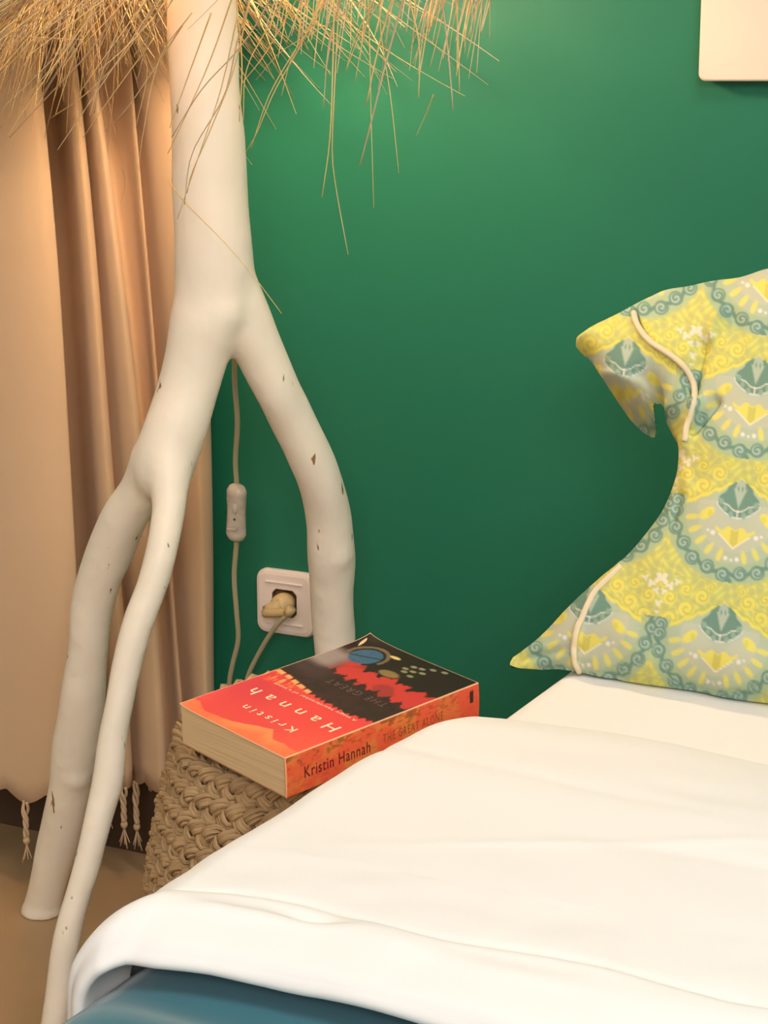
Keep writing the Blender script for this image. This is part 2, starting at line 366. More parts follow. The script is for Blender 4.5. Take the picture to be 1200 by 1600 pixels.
# bulb, socket and cord
cx, cy = trunk[1][0], trunk[1][1]
mb = MB(); t = np.linspace(0, 1, 14)
mb.add(tube_vf([(cx, cy, z) for z in (1.115, 1.15, 1.16)], [.02, .02, .017], 16))
o = mb.build('bulb_socket', m_plastic); adopt(o, lamp)
m_bulb = mat('bulb_glass', (1, .85, .6), .4); bb = m_bulb.node_tree.nodes['Principled BSDF']
bb.inputs['Emission Color'].default_value = (1, .70, .42, 1); bb.inputs['Emission Strength'].default_value = 125
zz = np.linspace(0, 1, 16); rad = np.where(zz < .3, .013+.02*zz/.3*zz/.3*1.0, .033*np.sqrt(np.clip(1-((zz-.55)/.45)**2, .0004, 1)))
o = mesh('bulb', *tube_vf([(cx, cy, 1.16+.10*q) for q in zz], rad, 20)[:2], m_bulb); adopt(o, lamp)
cordp = [at(362, 480, Y=1.80), at(366, 545, Y=1.80), at(367, 600, Y=1.815), at(371, 660, Y=1.83), at(368, 720, Y=1.845), at(370, 760, Y=1.85), at(370, 840, Y=1.86), at(366, 900, Y=1.87), at(370, 960, Y=1.88), at(372, 1000, Y=1.89), at(363, 1040, Y=1.90), at(358, 1075, Y=1.91),
         at(362, 1140, Y=1.93), at(385, 1190, Y=1.94), at(405, 1150, Y=1.95), at(388, 1090, Y=1.955), at(386, 1062, Y=1.955), at(405, 1020, Y=1.95), at(430, 980, Y=1.945), at(449, 960, Y=1.945)]
top = [(cx, cy+.03, 1.14), (cx-.005, cy+.05, 1.0), (cx-.005, cy+.06, .88), (cx+.005, cy+.075, .78)]
o = mesh('cord', *tube_vf(spline(top+cordp, 260), .0031, 10, ref=(0, 1, 0))[:2], m_cord); adopt(o, lamp)
# inline switch
a, b2 = at(370, 756, Y=1.846), at(369, 845, Y=1.858)
mb = MB(); t = np.linspace(0, 1, 25); pts = a+(b2-a)*t[:, None]
prof = np.interp(t, [0, .03, .12, .3, .5, .7, .88, .97, 1], [.35, .72, 1, .97, .92, .97, 1.02, .72, .35])*.0124
mb.add(tube_vf(pts, prof, 20, flat=.8, ref=(0, 1, 0))); o = mb.build('cord_switch', m_clear); adopt(o, lamp); sw = o
cm = (a+b2)/2+np.array([.004, -.0095, .008])
s = bmesh.new(); bmesh.ops.create_icosphere(s, subdivisions=3, radius=1, matrix=Matrix.Translation(cm) @ Matrix.Diagonal((.0035, .003, .008, 1)))
o2 = mesh('switch_rocker', [tuple(x.co) for x in s.verts], [tuple(x.index for x in fc.verts) for fc in s.faces], m_clear, sw); s.free()
s = bmesh.new(); bmesh.ops.create_icosphere(s, subdivisions=2, radius=.0013, matrix=Matrix.Translation((a+b2)/2+np.array([.003, -.0098, -.006])))
mesh('screw', [tuple(x.co) for x in s.verts], [tuple(x.index for x in fc.verts) for fc in s.faces], m_dark, sw); s.free()
for z, ww in ((.018, .006), (-.018, .006)):
    q = (a+b2)/2+np.array([-.001, -.0088, z]); mesh('switch_rib', *[*box_vf(q-np.array([ww, .001, .0012]), q+np.array([ww, .001, .0012]))], m_clear, sw, smooth=False)
# plug
sx, sz = -1.1475, .369
mb = MB(); pc = np.array([sx, WY-.012, sz])
mb.add(tube_vf([pc+(0, .014, 0), pc+(0, -.004, 0), pc+(0, -.012, 0), pc+(0, -.016, 0)], [.014, .014, .012, .006], 24))
mb.add(tube_vf(spline([pc+(.004, -.012, .002), pc+(-.012, -.022, -.006), at(452, 957, Y=1.945)], 10), np.linspace(.009, .0042, 10), 12, ref=(0, 1, 0)))
mb.add(tube_vf([at(456, 950, Y=1.944), at(449, 960, Y=1.944)], [.0062, .006], 12, ref=(0, 1, 0)))
m_plug = mat('cream_plug', srgb(214, 186, 136), .4, .5)
o = mb.build('plug', m_plug); adopt(o, lamp)

# ---- straw shade
shade = mesh('shade_frame', [], [], None, lamp)
mb = MB()
for r, z in ((.14, 1.17), (.08, 1.33), (.19, 1.10)):
    th = np.linspace(0, 2*math.pi, 49); mb.add(tube_vf([(cx+r*math.cos(q), cy+r*math.sin(q), z) for q in th], .002, 6, cap=False))
for q in range(6):
    a = q*math.pi/3+.2; mb.add(tube_vf([(cx+.19*math.cos(a), cy+.19*math.sin(a), 1.10), (cx+.14*math.cos(a), cy+.14*math.sin(a), 1.17), (cx+.08*math.cos(a), cy+.08*math.sin(a), 1.33), (cx, cy, 1.36)], .0015, 6))
bpy.data.objects.remove(shade); o = mb.build('shade_frame', m_metal); adopt(o, lamp)
def blade(p0, a, beta, L, drop, r, rnd):
    d = np.array([math.cos(a+beta), math.sin(a+beta), 0]); n = 7; t = np.linspace(0, 1, n)[:, None]
    side = np.array([-d[1], d[0], 0]); cv = rnd.uniform(-.012, .012); cz = rnd.uniform(.7, 1.5)
    p = p0+d*L*t+np.array([0, 0, -1])*drop*t**cz+side*cv*np.sin(t*3.0)
    return tube_vf(p, np.linspace(r, r*.35, n), 3, cap=False)
def straw_lot(count, name, seed, rr0, rr1, z0, z1, msel):
    rnd = random.Random(seed); mb = MB()
    for _ in range(count):
        a = rnd.uniform(0, 2*math.pi); r0 = rnd.uniform(rr0, rr1)
        if name == 'straw_fringe' and math.cos(a-.75) > .2 and rnd.random() < .9: continue
        z = z0+(z1-z0)*(r0-rr0)/(rr1-rr0)+rnd.uniform(-.01, .01)
        p0 = np.array([cx+r0*math.cos(a), cy+r0*math.sin(a), z])
        right = math.cos(a-math.radians(-20))                  # droops more on the side by the bed
        beta = -rnd.gauss(.75, .25)
        if right > 0 and rnd.random() < .9*min(1, right*2.6): continue
        L = rnd.uniform(.07, .17)*(1-.3*max(0, right)); drop = rnd.uniform(.05, .13)*(1-.45*max(0, right))
        if rnd.random() < .06: drop *= 1.5
        mb.add(blade(p0, a, beta, L, drop, rnd.uniform(.0006, .0013), rnd))
    o = mb.build(name, msel); o['kind'] = 'stuff'; adopt(o, lamp); return o
straw_lot(900, 'straw_fringe', 1, .10, .19, 1.20, 1.085, m_straws[0])
straw_lot(900, 'straw_fringe', 2, .10, .20, 1.19, 1.085, m_straws[1])
straw_lot(700, 'straw_fringe', 3, .10, .20, 1.20, 1.10, m_straws[2])
straw_lot(3000, 'straw_thatch', 4, .02, .15, 1.37, 1.20, m_straws[1])
hand = [([(540, -60), (533, 0), (515, 60), (505, 170)], 1.1), ([(525, -60), (522, 0), (520, 100), (515, 220), (503, 308)], 1.1), ([(535, -60), (530, 0), (522, 150), (519, 240), (526, 300), (544, 398)], .9),
        ([(630, -60), (612, 0), (590, 80), (572, 165)], 1.3), ([(645, -50), (630, 0), (605, 90), (580, 190), (562, 260)], 1.5), ([(575, 0), (578, 90), (580, 190), (584, 325)], .7), ([(592, -30), (595, 50), (610, 150), (623, 270)], .8),
        ([(630, -60), (640, 0), (655, 70), (654, 152)], 1.2), ([(675, -60), (690, 0), (700, 80), (708, 172)], 1.3), ([(705, -50), (712, 0), (716, 60), (718, 142)], 1.0), ([(520, -50), (500, 0), (470, 70), (430, 140), (400, 210), (384, 238)], .9),
        ([(520, -30), (500, 20), (460, 80), (420, 150), (392, 232)], .9), ([(600, -30), (560, 5), (500, 45), (440, 80), (400, 125)], .7), ([(595, -20), (555, 60), (540, 112)], .8), ([(620, -30), (595, 0), (560, 60), (541, 110)], .8),
        ([(585, -40), (575, 30), (565, 70), (555, 128)], .8), ([(685, -50), (670, 0), (640, 80)], .8), ([(700, -40), (690, 30), (672, 105)], .9), ([(762, -40), (765, 0), (765, 62)], .8), ([(752, -40), (745, 20), (730, 92)], .9), ([(738, -40), (735, 0), (725, 75)], .8),
        ([(690, -30), (680, 30), (660, 60), (645, 100)], .7), ([(650, -30), (648, 30), (640, 110)], .8), ([(375, -40), (370, 0), (378, 100), (374, 190)], 1.1), ([(400, -30), (372, 60), (350, 150), (300, 240), (288, 320)], .9), ([(372, 20), (345, 140), (310, 245), (277, 342)], .8),
        ([(390, 0), (365, 110), (330, 200), (300, 270), (292, 302)], .9), ([(365, -10), (330, 90), (295, 170), (262, 240)], .9), ([(440, -40), (405, 30), (370, 80), (315, 140), (268, 215)], 1.0), ([(460, -30), (420, 40), (385, 110), (380, 190)], .9),
        ([(480, -30), (440, 40), (410, 90), (378, 130)], .9), ([(262, 280), (285, 312), (350, 378), (395, 430), (440, 490)], .8), ([(68, -30), (66, 20), (72, 75)], .9), ([(190, 260), (195, 285), (188, 320)], .6), ([(300, 20), (250, 90), (225, 200), (213, 290)], .7),
        ([(150, 0), (110, 70), (60, 130), (0, 200)], 1.1), ([(200, -10), (140, 80), (75, 150), (15, 215)], 1.0), ([(250, 0), (190, 90), (130, 150), (78, 185)], .9), ([(120, 0), (60, 60), (0, 110)], 1.0), ([(240, 60), (160, 170), (130, 215)], .8), ([(285, 40), (205, 160), (165, 205)], .8),
        ([(330, 20), (290, 130), (265, 200)], .9), ([(90, 20), (40, 130), (20, 230)], .6), ([(215, 60), (230, 110), (212, 200)], .6), ([(0, 58), (60, 59), (130, 62)], .7), ([(677, 148), (665, 180), (650, 212)], .7), ([(720, -20), (708, 40), (700, 95)], .7), ([(470, -20), (468, 60), (452, 100), (440, 150)], .7), ([(610, 30), (600, 90), (590, 140)], .6)]
for k, (pl_, r) in enumerate(hand):
    rnd = random.Random(k); mx_ = sum(p[0] for p in pl_)/len(pl_)
    yb = np.interp(mx_, [0, 320, 550, 780], [1.56, 1.46, 1.50, 1.60])+rnd.uniform(-.02, .02)
    if pl_[0] == (262, 280): yb = 1.625
    q = spline([at(x, y, Y=yb+.04*i/len(pl_)*(1 if pl_[0] != (262, 280) else 0)) for i, (x, y) in enumerate(pl_)], 16)
    vf = tube_vf(q, np.linspace(.00085, .0004, 16)*r, 5, ref=(0, 1, 0)); o = mesh('straw', *vf[:2], m_straws[0 if k % 4 else 1], uv=vf[2]); adopt(o, lamp)
rnd = random.Random(99)
for k in range(170):       # more single blades hanging at the near side of the shade
    a = rnd.uniform(math.radians(165), math.radians(300)); r0 = rnd.uniform(.13, .2)
    p0 = np.array([cx+r0*math.cos(a), cy+r0*math.sin(a), 1.10+rnd.uniform(0, .04)])
    vf = blade(p0, a, -rnd.gauss(.75, .3), rnd.uniform(.06, .15), rnd.uniform(.06, .17), rnd.uniform(.0006, .001), rnd)
    o = mesh('straw', *vf[:2], m_straws[k % 3], uv=vf[2]); adopt(o, lamp)

for k in range(72):        # short blades hanging almost straight down on the bed side
    x = rnd.uniform(400, 762); y1 = rnd.choice((rnd.uniform(20, 70), rnd.uniform(40, 125))); ln = -rnd.uniform(2, 34); Yb = float(np.interp(x, [400, 765], [1.50, 1.64]))+rnd.uniform(-.03, .03)
    q = spline([at(x-ln*.8, -50, Y=Yb+.02), at(x-ln*.35+rnd.uniform(-3, 3), y1*.4-20, Y=Yb), at(x+ln*.2, y1, Y=Yb-.01)], 10)
    vf = tube_vf(q, np.linspace(.0009, .0004, 10)*rnd.uniform(.7, 1.1), 4, ref=(0, 1, 0)); o = mesh('straw', *vf[:2], m_straws[k % 2], uv=vf[2]); adopt(o, lamp)

# ------------------------------------------------------------------ wall socket
sk = empty('wall_socket', (sx, WY, sz), 'cream plastic wall socket half hidden behind the right lamp leg', 'wall socket')
def rr_ring(w_, h_, r_, y_): return [(x, y_, z) for x, z in rounded_rect(w_, h_, r_, 8)]
rings = [rr_ring(.082, .082, .014, 0), rr_ring(.082, .082, .014, -.005), rr_ring(.078, .078, .012, -.0085), rr_ring(.070, .070, .010, -.0095)]
# centre opening: circle with the same count of points
n = len(rings[0])
def circ(r_, y_):
    out = []
    for x, z in rounded_rect(.082, .082, .014, 8):
        a = math.atan2(z, x); out.append((r_*math.cos(a), y_, r_*math.sin(a)))
    return out
rings += [circ(.0215, -.0095), circ(.0205, -.0085)]
vv = [p for r_ in rings for p in r_]; ff = []
for k in range(len(rings)-1):
    for j in range(n): ff.append((k*n+j, k*n+(j+1) % n, (k+1)*n+(j+1) % n, (k+1)*n+j))
mesh('face_plate', vv, ff, m_plastic, sk, smooth=False)
rings = [circ(.0206, -.009), circ(.0200, -.001), circ(.001, -.001)]
vv = [p for r_ in rings for p in r_]; ff = [(k*n+j, k*n+(j+1) % n, (k+1)*n+(j+1) % n, (k+1)*n+j) for k in range(2) for j in range(n)]
mesh('socket_well', vv, ff, m_well, sk, smooth=False)
for z in (.026, -.026):
    v, f = box_vf((-.026, -.0115, z-.0012), (.026, -.009, z+.0012)); o = mesh('raised_rib', v, f, m_plastic, sk, smooth=False); bevel(o, .0008, 2)

# ------------------------------------------------------------------ bed
bed = empty('bed', (.15, .9, 0), 'low bed with a fitted white sheet on its mattress, head against the green wall', 'bed')
def soft_box(x0, x1, y0, y1, z0, z1, r, nx=30, ny=30):
    s = bmesh.new(); bmesh.ops.create_cube(s, size=1)
    for q in s.verts: q.co = Vector(((x0+x1)/2+q.co.x*(x1-x0), (y0+y1)/2+q.co.y*(y1-y0), (z0+z1)/2+q.co.z*(z1-z0)))
    bmesh.ops.bevel(s, geom=list(s.edges)+list(s.verts), offset=r, segments=6, profile=.5, affect='EDGES')
    v = [tuple(q.co) for q in s.verts]; f = [tuple(q.index for q in fc.verts) for fc in s.faces]; s.free(); return v, f
BX = -.620
v, f = soft_box(BX, 1.0, -.15, 1.95, .22, .475, .022); o = mesh('mattress', v, f, m_sheet, smooth=True); adopt(o, bed)
v, f = soft_box(BX+.02, .98, -.13, 1.94, .07, .22, .01); o = mesh('bed_base', v, f, m_dark, smooth=False); adopt(o, bed)
for x in (BX+.08, .92):
    for y in (-.05, 1.86):
        v, f, _ = tube_vf([(x, y, 0), (x, y, .07)], [.022, .028], 16); o = mesh('leg', v, f, m_wood, smooth=False); adopt(o, bed)

# ---- duvet
fx = [(-.66, .860), (-.635, .864), (-.622, .868), (-.606, .884), (-.577, .894), (-.53, .902), (-.485, .903), (-.42, .900), (-.34, .898), (0, .89), (1.05, .89)]
hx = [(-.66, .868), (-.628, .870), (-.604, .879), (-.589, .880), (-.555, .887), (-.52, .891), (-.485, .892), (-.44, .890), (-.34, .886), (1.05, .88)]
fy_x = np.array([p[0] for p in fx]); fy_y = np.array([p[1] for p in fx])
backx = [(-.66, 1.342), (-.628, 1.357), (-.587, 1.366), (-.5, 1.374), (-.45, 1.372), (-.37, 1.358), (0, 1.33), (1.05, 1.33)]
NXT, NXS = 260, 60
Xs = 1.0-1.608*(np.linspace(0, 1, NXT)**.6)      # on top
arcs = np.linspace(0, .19, NXS)[1:]                       # over the side
prof = [(1, -.008, .002), (1, .002, .0035), (1, .006, .008), (1, .0, .012), (1, -.03, .020), (1, -.07, .028), (1, -.14, .035), (.62, 0, .038), (.45, 0, .038), (.3, 0, .038), (.2, 0, .037), (.1, 0, .036),
        (0, .035, .0355), (0, .012, .0345), (0, .001, .0328), (-1, -.0105, .027), (-1, -.0165, .0215), (-1, -.0182, .0182), (-1, -.0172, .0172), (-1, -.010, .0172), (-1, .006, .017), (-1, .03, .015)]
NP = 230
S = []
for ii in range(NXT+len(arcs)):
    if ii < NXT: X = Xs[ii]; s_ = 0
    else: X = -.608-arcs[ii-NXT]; s_ = arcs[ii-NXT]
    Xc = max(X, -.66)
    yf = np.interp(Xc, fy_x, fy_y); yh = np.interp(Xc, [p[0] for p in hx], [p[1] for p in hx]); yb = np.interp(Xc, [p[0] for p in backx], [p[1] for p in backx]) + .12*max(0, s_-.04)
    pp = np.array([[(yh+dy if a < 0 else a*yb+(1-a)*yf+dy), h] for a, dy, h in prof])
    cs = spline(np.c_[pp, np.zeros(len(pp))], NP)[:, :2]
    row = []
    for y, h in cs:
        # quilt billow and creases
        top_ = smooth01(h, .020, .036)
        nn = noise.noise(Vector((X*3.2+2, y*4.5, 1.3)))*.005+noise.noise(Vector((X*9-y*5, y*16+X*6, 5)))*.0018
        if y < 1.0: nn += .0035*noise.noise(Vector((X*22, y*30, 8)))*(1-top_*.6)
        cr = -.0012*math.exp(-((y-1.10-.10*(X+.35)-.012*math.sin(9*X))/.010)**2)*smooth01(X, -.5, -.3)*(1-smooth01(X, .0, .2))
        cr += -.0012*math.exp(-((y-1.20+.18*(X+.5))/.010)**2)*(1-smooth01(X, -.45, -.25))
        cr += .0010*math.exp(-((y-1.05-.45*(X+.5))/.008)**2)*smooth01(X, -.6, -.45)*(1-smooth01(X, -.3, .0))
        # stitched fold-back edge: a shallow step a little behind the rolled front
        q_ = y-(yf+.026+.004*math.sin(X*31)); cr += .0026*(1-smooth01(q_, -.002, .004))*smooth01(q_, -.045, -.012)-.0010*math.exp(-((q_-.006)/.004)**2)
        k_ = (X+.6)*26+y*18; cr += .0016*math.sin(k_+1.5*math.sin(X*13))*math.exp(-((q_+.010)/.009)**2)-.004*math.exp(-((q_+.012)/.010)**2-((X+.505-q_*.8)/.016)**2)
        cr += .0030*math.exp(-((y-.905-.16*(X+.55))/.006)**2)*smooth01(X, -.60, -.57)*(1-smooth01(X, -.52, -.46))
        h2 = h+(nn+cr)*top_+.002*top_*smooth01(X, -.6, -.3)
        if y < 1: h2 += (1-smooth01(h, .014, .03))*.0022*(noise.noise(Vector((X*14, 3, 3)))+.5*math.sin(X*41))
        rho = .017+h2*(1-.35*math.sin(min(s_/.05, math.pi/2))); ph = min(s_/.05, math.pi/2); extra = max(0, s_-.05*math.pi/2)
        zc = .4785-.017; xc = -.608
        bow = .006*math.sin(y*23+extra*20)*min(1, extra/.05)
        if s_ == 0: p = (X, y, zc+rho)
        else: p = (xc-rho*math.sin(ph)-bow*.6, y, max(zc+rho*math.cos(ph)-extra, .25))
        row.append(p)
    S.append(row)
S = np.array(S); S[..., 1] += 0
a_, b_ = S.shape[:2]; idx = np.arange(a_*b_).reshape(a_, b_)
f = np.stack([idx[:-1, :-1], idx[:-1, 1:], idx[1:, 1:], idx[1:, :-1]], -1).reshape(-1, 4)
dv = mesh('duvet', S.reshape(-1, 3), f, m_duvet)
tag(dv, 'puffy white duvet folded back across the bed, hanging over its near side', 'duvet')
so = dv.modifiers.new('s', 'SOLIDIFY'); so.thickness = .003; so.offset = -1

# ---- teal throw
NXa, NYa = 130, 120
G = []
for i in range(NXa):
    s_ = i/(NXa-1)*1.75-.12          # s_<0 hangs over the side
    row = []
    for j in range(NYa):
        y = .05+(1.08-.05)*j/(NYa-1)
        X = BX-.002+max(s_, 0)
        k = y*.9+X*.35
        fold = .0065*math.sin(k*46+2*math.sin(X*9))+.004+.006*noise.noise(Vector((X*6+y*2, y*13-X*8, 4)))+.008*math.exp(-((y-.86+.38*(X+.5)-0)/.02)**2)*smooth01(X, -.62, -.5)
        fade = 1-smooth01(np.float64(y), .80, .855)
        edge = math.exp(-max(s_, 0)/.012)
        z = .4772+max(.0003, (fold+.006)*fade)*(1-edge)-.010*edge if s_ >= 0 else .4672+s_*1.0
        x = X if s_ >= 0 else BX-.003
        if s_ >= 0: x = X-.004*edge
        row.append((x, y, z))
    G.append(row)
G = np.array(G); idx = np.arange(NXa*NYa).reshape(NXa, NYa)
f = np.stack([idx[:-1, :-1], idx[1:, :-1], idx[1:, 1:], idx[:-1, 1:]], -1).reshape(-1, 4)
th = mesh('bed_throw', G.reshape(-1, 3), f, m_teal); tag(th, 'teal blue cloth bed cover showing under the folded duvet edge', 'blanket')
so = th.modifiers.new('s', 'SOLIDIFY'); so.thickness = .002; so.offset = 0

# ------------------------------------------------------------------ pillow
# leaning plane of the pillow: base line on the mattress, head towards the wall
pb = np.array([-.5, 1.556, .475]); LEAN = math.radians(34)
e_up = np.array([0, math.sin(LEAN), math.cos(LEAN)]); e_rt = np.array([1., .02, 0]); e_rt /= np.linalg.norm(e_rt)
e_n = np.cross(e_rt, e_up); e_n = e_n/np.linalg.norm(e_n)
if e_n[1] > 0: e_n = -e_n
def onplane(x, y):
    d = ray(x, y); t = ((pb-CO)@e_n)/(d@e_n); return CO+d*t
outl = [(797, 1030), (815, 1018), (850, 990), (890, 945), (935, 905), (968, 882), (1005, 845), (1030, 810), (1050, 770), (1060, 735), (1063, 700), (1052, 682), (1041, 660), (1040, 640), (1030, 628), (1012, 642), (995, 648), (975, 632), (955, 610), (940, 590), (925, 565), (908, 552), (897, 537), (915, 524), (933, 513), (962, 500), (990, 488), (1020, 470), (1050, 458), (1085, 448), (1120, 440), (1155, 437),
        (1172, 433), (1200, 425), (1260, 412), (1330, 408), (1400, 420), (1470, 440), (1520, 455), (1560, 450), (1590, 470), (1570, 540), (1545, 640), (1540, 760), (1560, 900), (1600, 1020), (1640, 1120), (1620, 1160), (1560, 1158), (1480, 1150), (1380, 1135), (1290, 1118), (1200, 1106), (1160, 1104), (1120, 1095), (1090, 1082), (1060, 1077), (1020, 1074), (990, 1069), (962, 1060), (945, 1060), (905, 1050), (870, 1045), (845, 1047), (825, 1058), (803, 1060), (797, 1050)]
O2 = np.array(outl, float)
def inside(P, poly):
    x, y = P[..., 0], P[..., 1]; r = np.zeros(x.shape, bool); j = len(poly)-1
    for i in range(len(poly)):
        xi, yi = poly[i]; xj, yj = poly[j]
        c = ((yi > y) != (yj > y)) & (x < (xj-xi)*(y-yi)/(yj-yi+1e-12)+xi); r ^= c; j = i
    return r
def nearest(P, poly):
    best = np.full(P.shape[:-1], 1e9); bp_ = np.zeros(P.shape)
    for i in range(len(poly)):
        a, b_ = poly[i-1], poly[i]; ab = b_-a; t = np.clip(((P-a)@ab)/(ab@ab), 0, 1); q = a+t[..., None]*ab
        d = np.linalg.norm(P-q, axis=-1); k = d < best; best[k] = d[k]; bp_[k] = q[k]
    return best, bp_
def chaik(P, closed=True):
    Q_ = []
    for i in range(len(P)):
        a, b_ = P[i], P[(i+1) % len(P)]; Q_ += [a*.75+b_*.25, a*.25+b_*.75]
    return np.array(Q_)
O2s = chaik(O2)
st_ = 2.0; gx = np.arange(790, 1652, st_); gy = np.arange(400, 1172, st_); GX, GY = np.meshgrid(gx, gy); PP = np.stack([GX, GY], -1)
ins = inside(PP, O2s); dist, near_ = nearest(PP, O2s)
# soft inflation: relax a membrane over the outline (coarse), then sample
cs_ = 4
ic = ins[::cs_, ::cs_]; hh = np.zeros(ic.shape)
for it in range(2600):
    avg = (np.roll(hh, 1, 0)+np.roll(hh, -1, 0)+np.roll(hh, 1, 1)+np.roll(hh, -1, 1))/4; hh = np.where(ic, avg+1.0, 0)
yy = (np.arange(PP.shape[0]))/cs_; xx = np.arange(PP.shape[1])/cs_
y0 = np.clip(yy.astype(int), 0, hh.shape[0]-2); x0 = np.clip(xx.astype(int), 0, hh.shape[1]-2); fy = (yy-y0)[:, None]; fx_ = (xx-x0)[None]
fy = np.clip(fy, 0, 1); fx_ = np.clip(fx_, 0, 1)
HB = hh[y0][:, x0]*(1-fy)*(1-fx_)+hh[y0+1][:, x0]*fy*(1-fx_)+hh[y0][:, x0+1]*(1-fy)*fx_+hh[y0+1][:, x0+1]*fy*fx_
Hn = np.sqrt(np.clip(HB/HB.max(), 0, 1))
edge = 1-np.exp(-dist/9.0)
h = .082*Hn*edge
# creases and tucks, in metres along the normal; located on the inflated surface
def shown(hf):
    fp = PP.reshape(-1, 2); d_ = fw[None]*FPX+rt[None]*(fp[:, :1]-600)+up[None]*(800-fp[:, 1:]); t_ = ((pb-CO)@e_n)/(d_@e_n)
    q = CO+d_*t_[:, None]+e_n*hf.reshape(-1, 1)-CO; z_ = q@fw
    return np.stack([600+FPX*(q@rt)/z_, 800-FPX*(q@up)/z_], -1).reshape(PP.shape)
PP0 = PP.copy(); ear0 = smooth01(1088-GX, 0, 60)*(1-smooth01(GY, 640, 700)); PP = shown(h*(1-.35*ear0)+.020*ear0*edge); GXo, GYo = GX, GY; GX, GY = PP[..., 0], PP[..., 1]
def crease(pts, wid, amp, H, sgn_side=None):
    d_, _ = nearest_line(PP, np.array(pts, float)); return H+amp*np.exp(-(d_/wid)**2)
def nearest_line(P, line):
    best = np.full(P.shape[:-1], 1e9); sd = np.zeros(P.shape[:-1])
    for a, b_ in zip(line[:-1], line[1:]):
        ab = b_-a; t = np.clip(((P-a)@ab)/(ab@ab), 0, 1); q = a+t[..., None]*ab
        d = np.linalg.norm(P-q, axis=-1); cr = ab[0]*(P[..., 1]-a[1])-ab[1]*(P[..., 0]-a[0])
        k = d < best; best[k] = d[k]; sd[k] = np.sign(cr[k])*d[k]
    return best, sd
pipeU = [(990, 488), (994, 503), (1003, 520), (1020, 537), (1042, 552), (1064, 568), (1080, 590), (1086, 610), (1083, 635), (1075, 662), (1071, 690)]
pipeL = [(970, 884), (955, 900), (930, 925), (914, 955), (902, 985), (897, 1012), (899, 1035), (905, 1049)]
_, sU = nearest_line(PP, np.array(pipeU, float)); _, sL = nearest_line(PP, np.array(pipeL, float))
dU, _ = nearest_line(PP, np.array(pipeU, float)); dL, _ = nearest_line(PP, np.array(pipeL, float))
# ear: flattened flange left of the upper piping, standing proud of the body
ear = smooth01(1088-GX, 0, 60)*(1-smooth01(GY, 640, 700))
h = h*(1-.35*ear)+.020*ear*edge
wr = np.sin(GX*.045+1.3*np.sin(GY*.021))*np.sin(GY*.038+1.1*np.sin(GX*.027+1)); h = h+.0022*wr*edge*(1-smooth01(GX, 1250, 1300))
h = h+.0016*np.sin((GX*.55+GY*.83)*.075+1.5*np.sin(GX*.02))*np.exp(-dist/45.)*edge
h = crease(pipeU[2:], 7, .004, h); h -= .006*np.exp(-((dU)/5.5)**2)*(sU*1 < -2)*(dU < 18)
# body bulge right of the ear, shadowed trough between
h = crease([(1100, 540), (1092, 570), (1084, 610)], 13, -.014, h)
h = crease([(1130, 470), (1112, 520), (1100, 570), (1085, 640), (1070, 700)], 9, .006, h)
h = crease([(1118, 625), (1098, 650), (1082, 672)], 8, -.011, h)
h = crease([(1120, 460), (1140, 490), (1150, 510)], 12, -.006, h)
h = crease([(1062, 772), (1055, 790), (1050, 812)], 6, -.007, h)
h = crease([(1040, 660), (1058, 690), (1075, 760)], 10, .003, h)
h = crease(pipeL, 6, .003, h); h -= .003*np.exp(-(dL/4.)**2)*(sL < -1)
h = crease([(945, 1050), (990, 1060), (1060, 1066)], 5, -.003, h)
h = crease([(1060, 1060), (1110, 1076), (1200, 1090)], 8, -.006, h)
# folded-under tip of the ear: surface turns down and away below this line
fl = np.array([(900, 545), (935, 590), (965, 592), (990, 600), (1012, 622), (1036, 640)], float)
_, sF = nearest_line(PP, fl)
und = smooth01(sF, 0, 27)*(GX < 1045)*(GY < 665)*(1-smooth01(GX, 1022, 1045)); h = h-.056*und
h = crease([(925, 585), (960, 588), (1000, 600), (1040, 640)], 8, .005, h)
h = crease([(812, 1030), (850, 1022), (900, 1010)], 7, -.004, h)
PP = PP0; PPs = shown(h); GX, GY = GXo, GYo
hb = (.045*Hn)*edge
use = ins | (dist < st_*1.0)
P2 = np.where(ins[..., None] & (dist > st_*.7)[..., None], PP, near_)
snap = ~(ins & (dist > st_*.7)); h = np.where(snap, np.where(sF > 0, h, 0) * (und > 0), h); hb = np.where(snap, -h, hb)
hb = np.maximum(hb, -h+.0005)*(~snap)+(-h)*snap
cell = use[:-1, :-1] & use[1:, :-1] & use[1:, 1:] & use[:-1, 1:]
cell &= (ins[:-1, :-1] | ins[1:, :-1] | ins[1:, 1:] | ins[:-1, 1:])
flatP = P2.reshape(-1, 2)
dd = fw[None]*FPX+rt[None]*(flatP[:, :1]-600)+up[None]*(800-flatP[:, 1:]); tt = ((pb-CO)@e_n)/(dd@e_n); base3 = CO+dd*tt[:, None]
vF = base3+e_n*h.reshape(-1, 1); vB = base3-e_n*hb.reshape(-1, 1)
vB[:, 2] = np.maximum(vB[:, 2], .4765); vF[:, 2] = np.maximum(vF[:, 2], .4765)
vB[:, 1] = np.minimum(vB[:, 1], WY-.004)
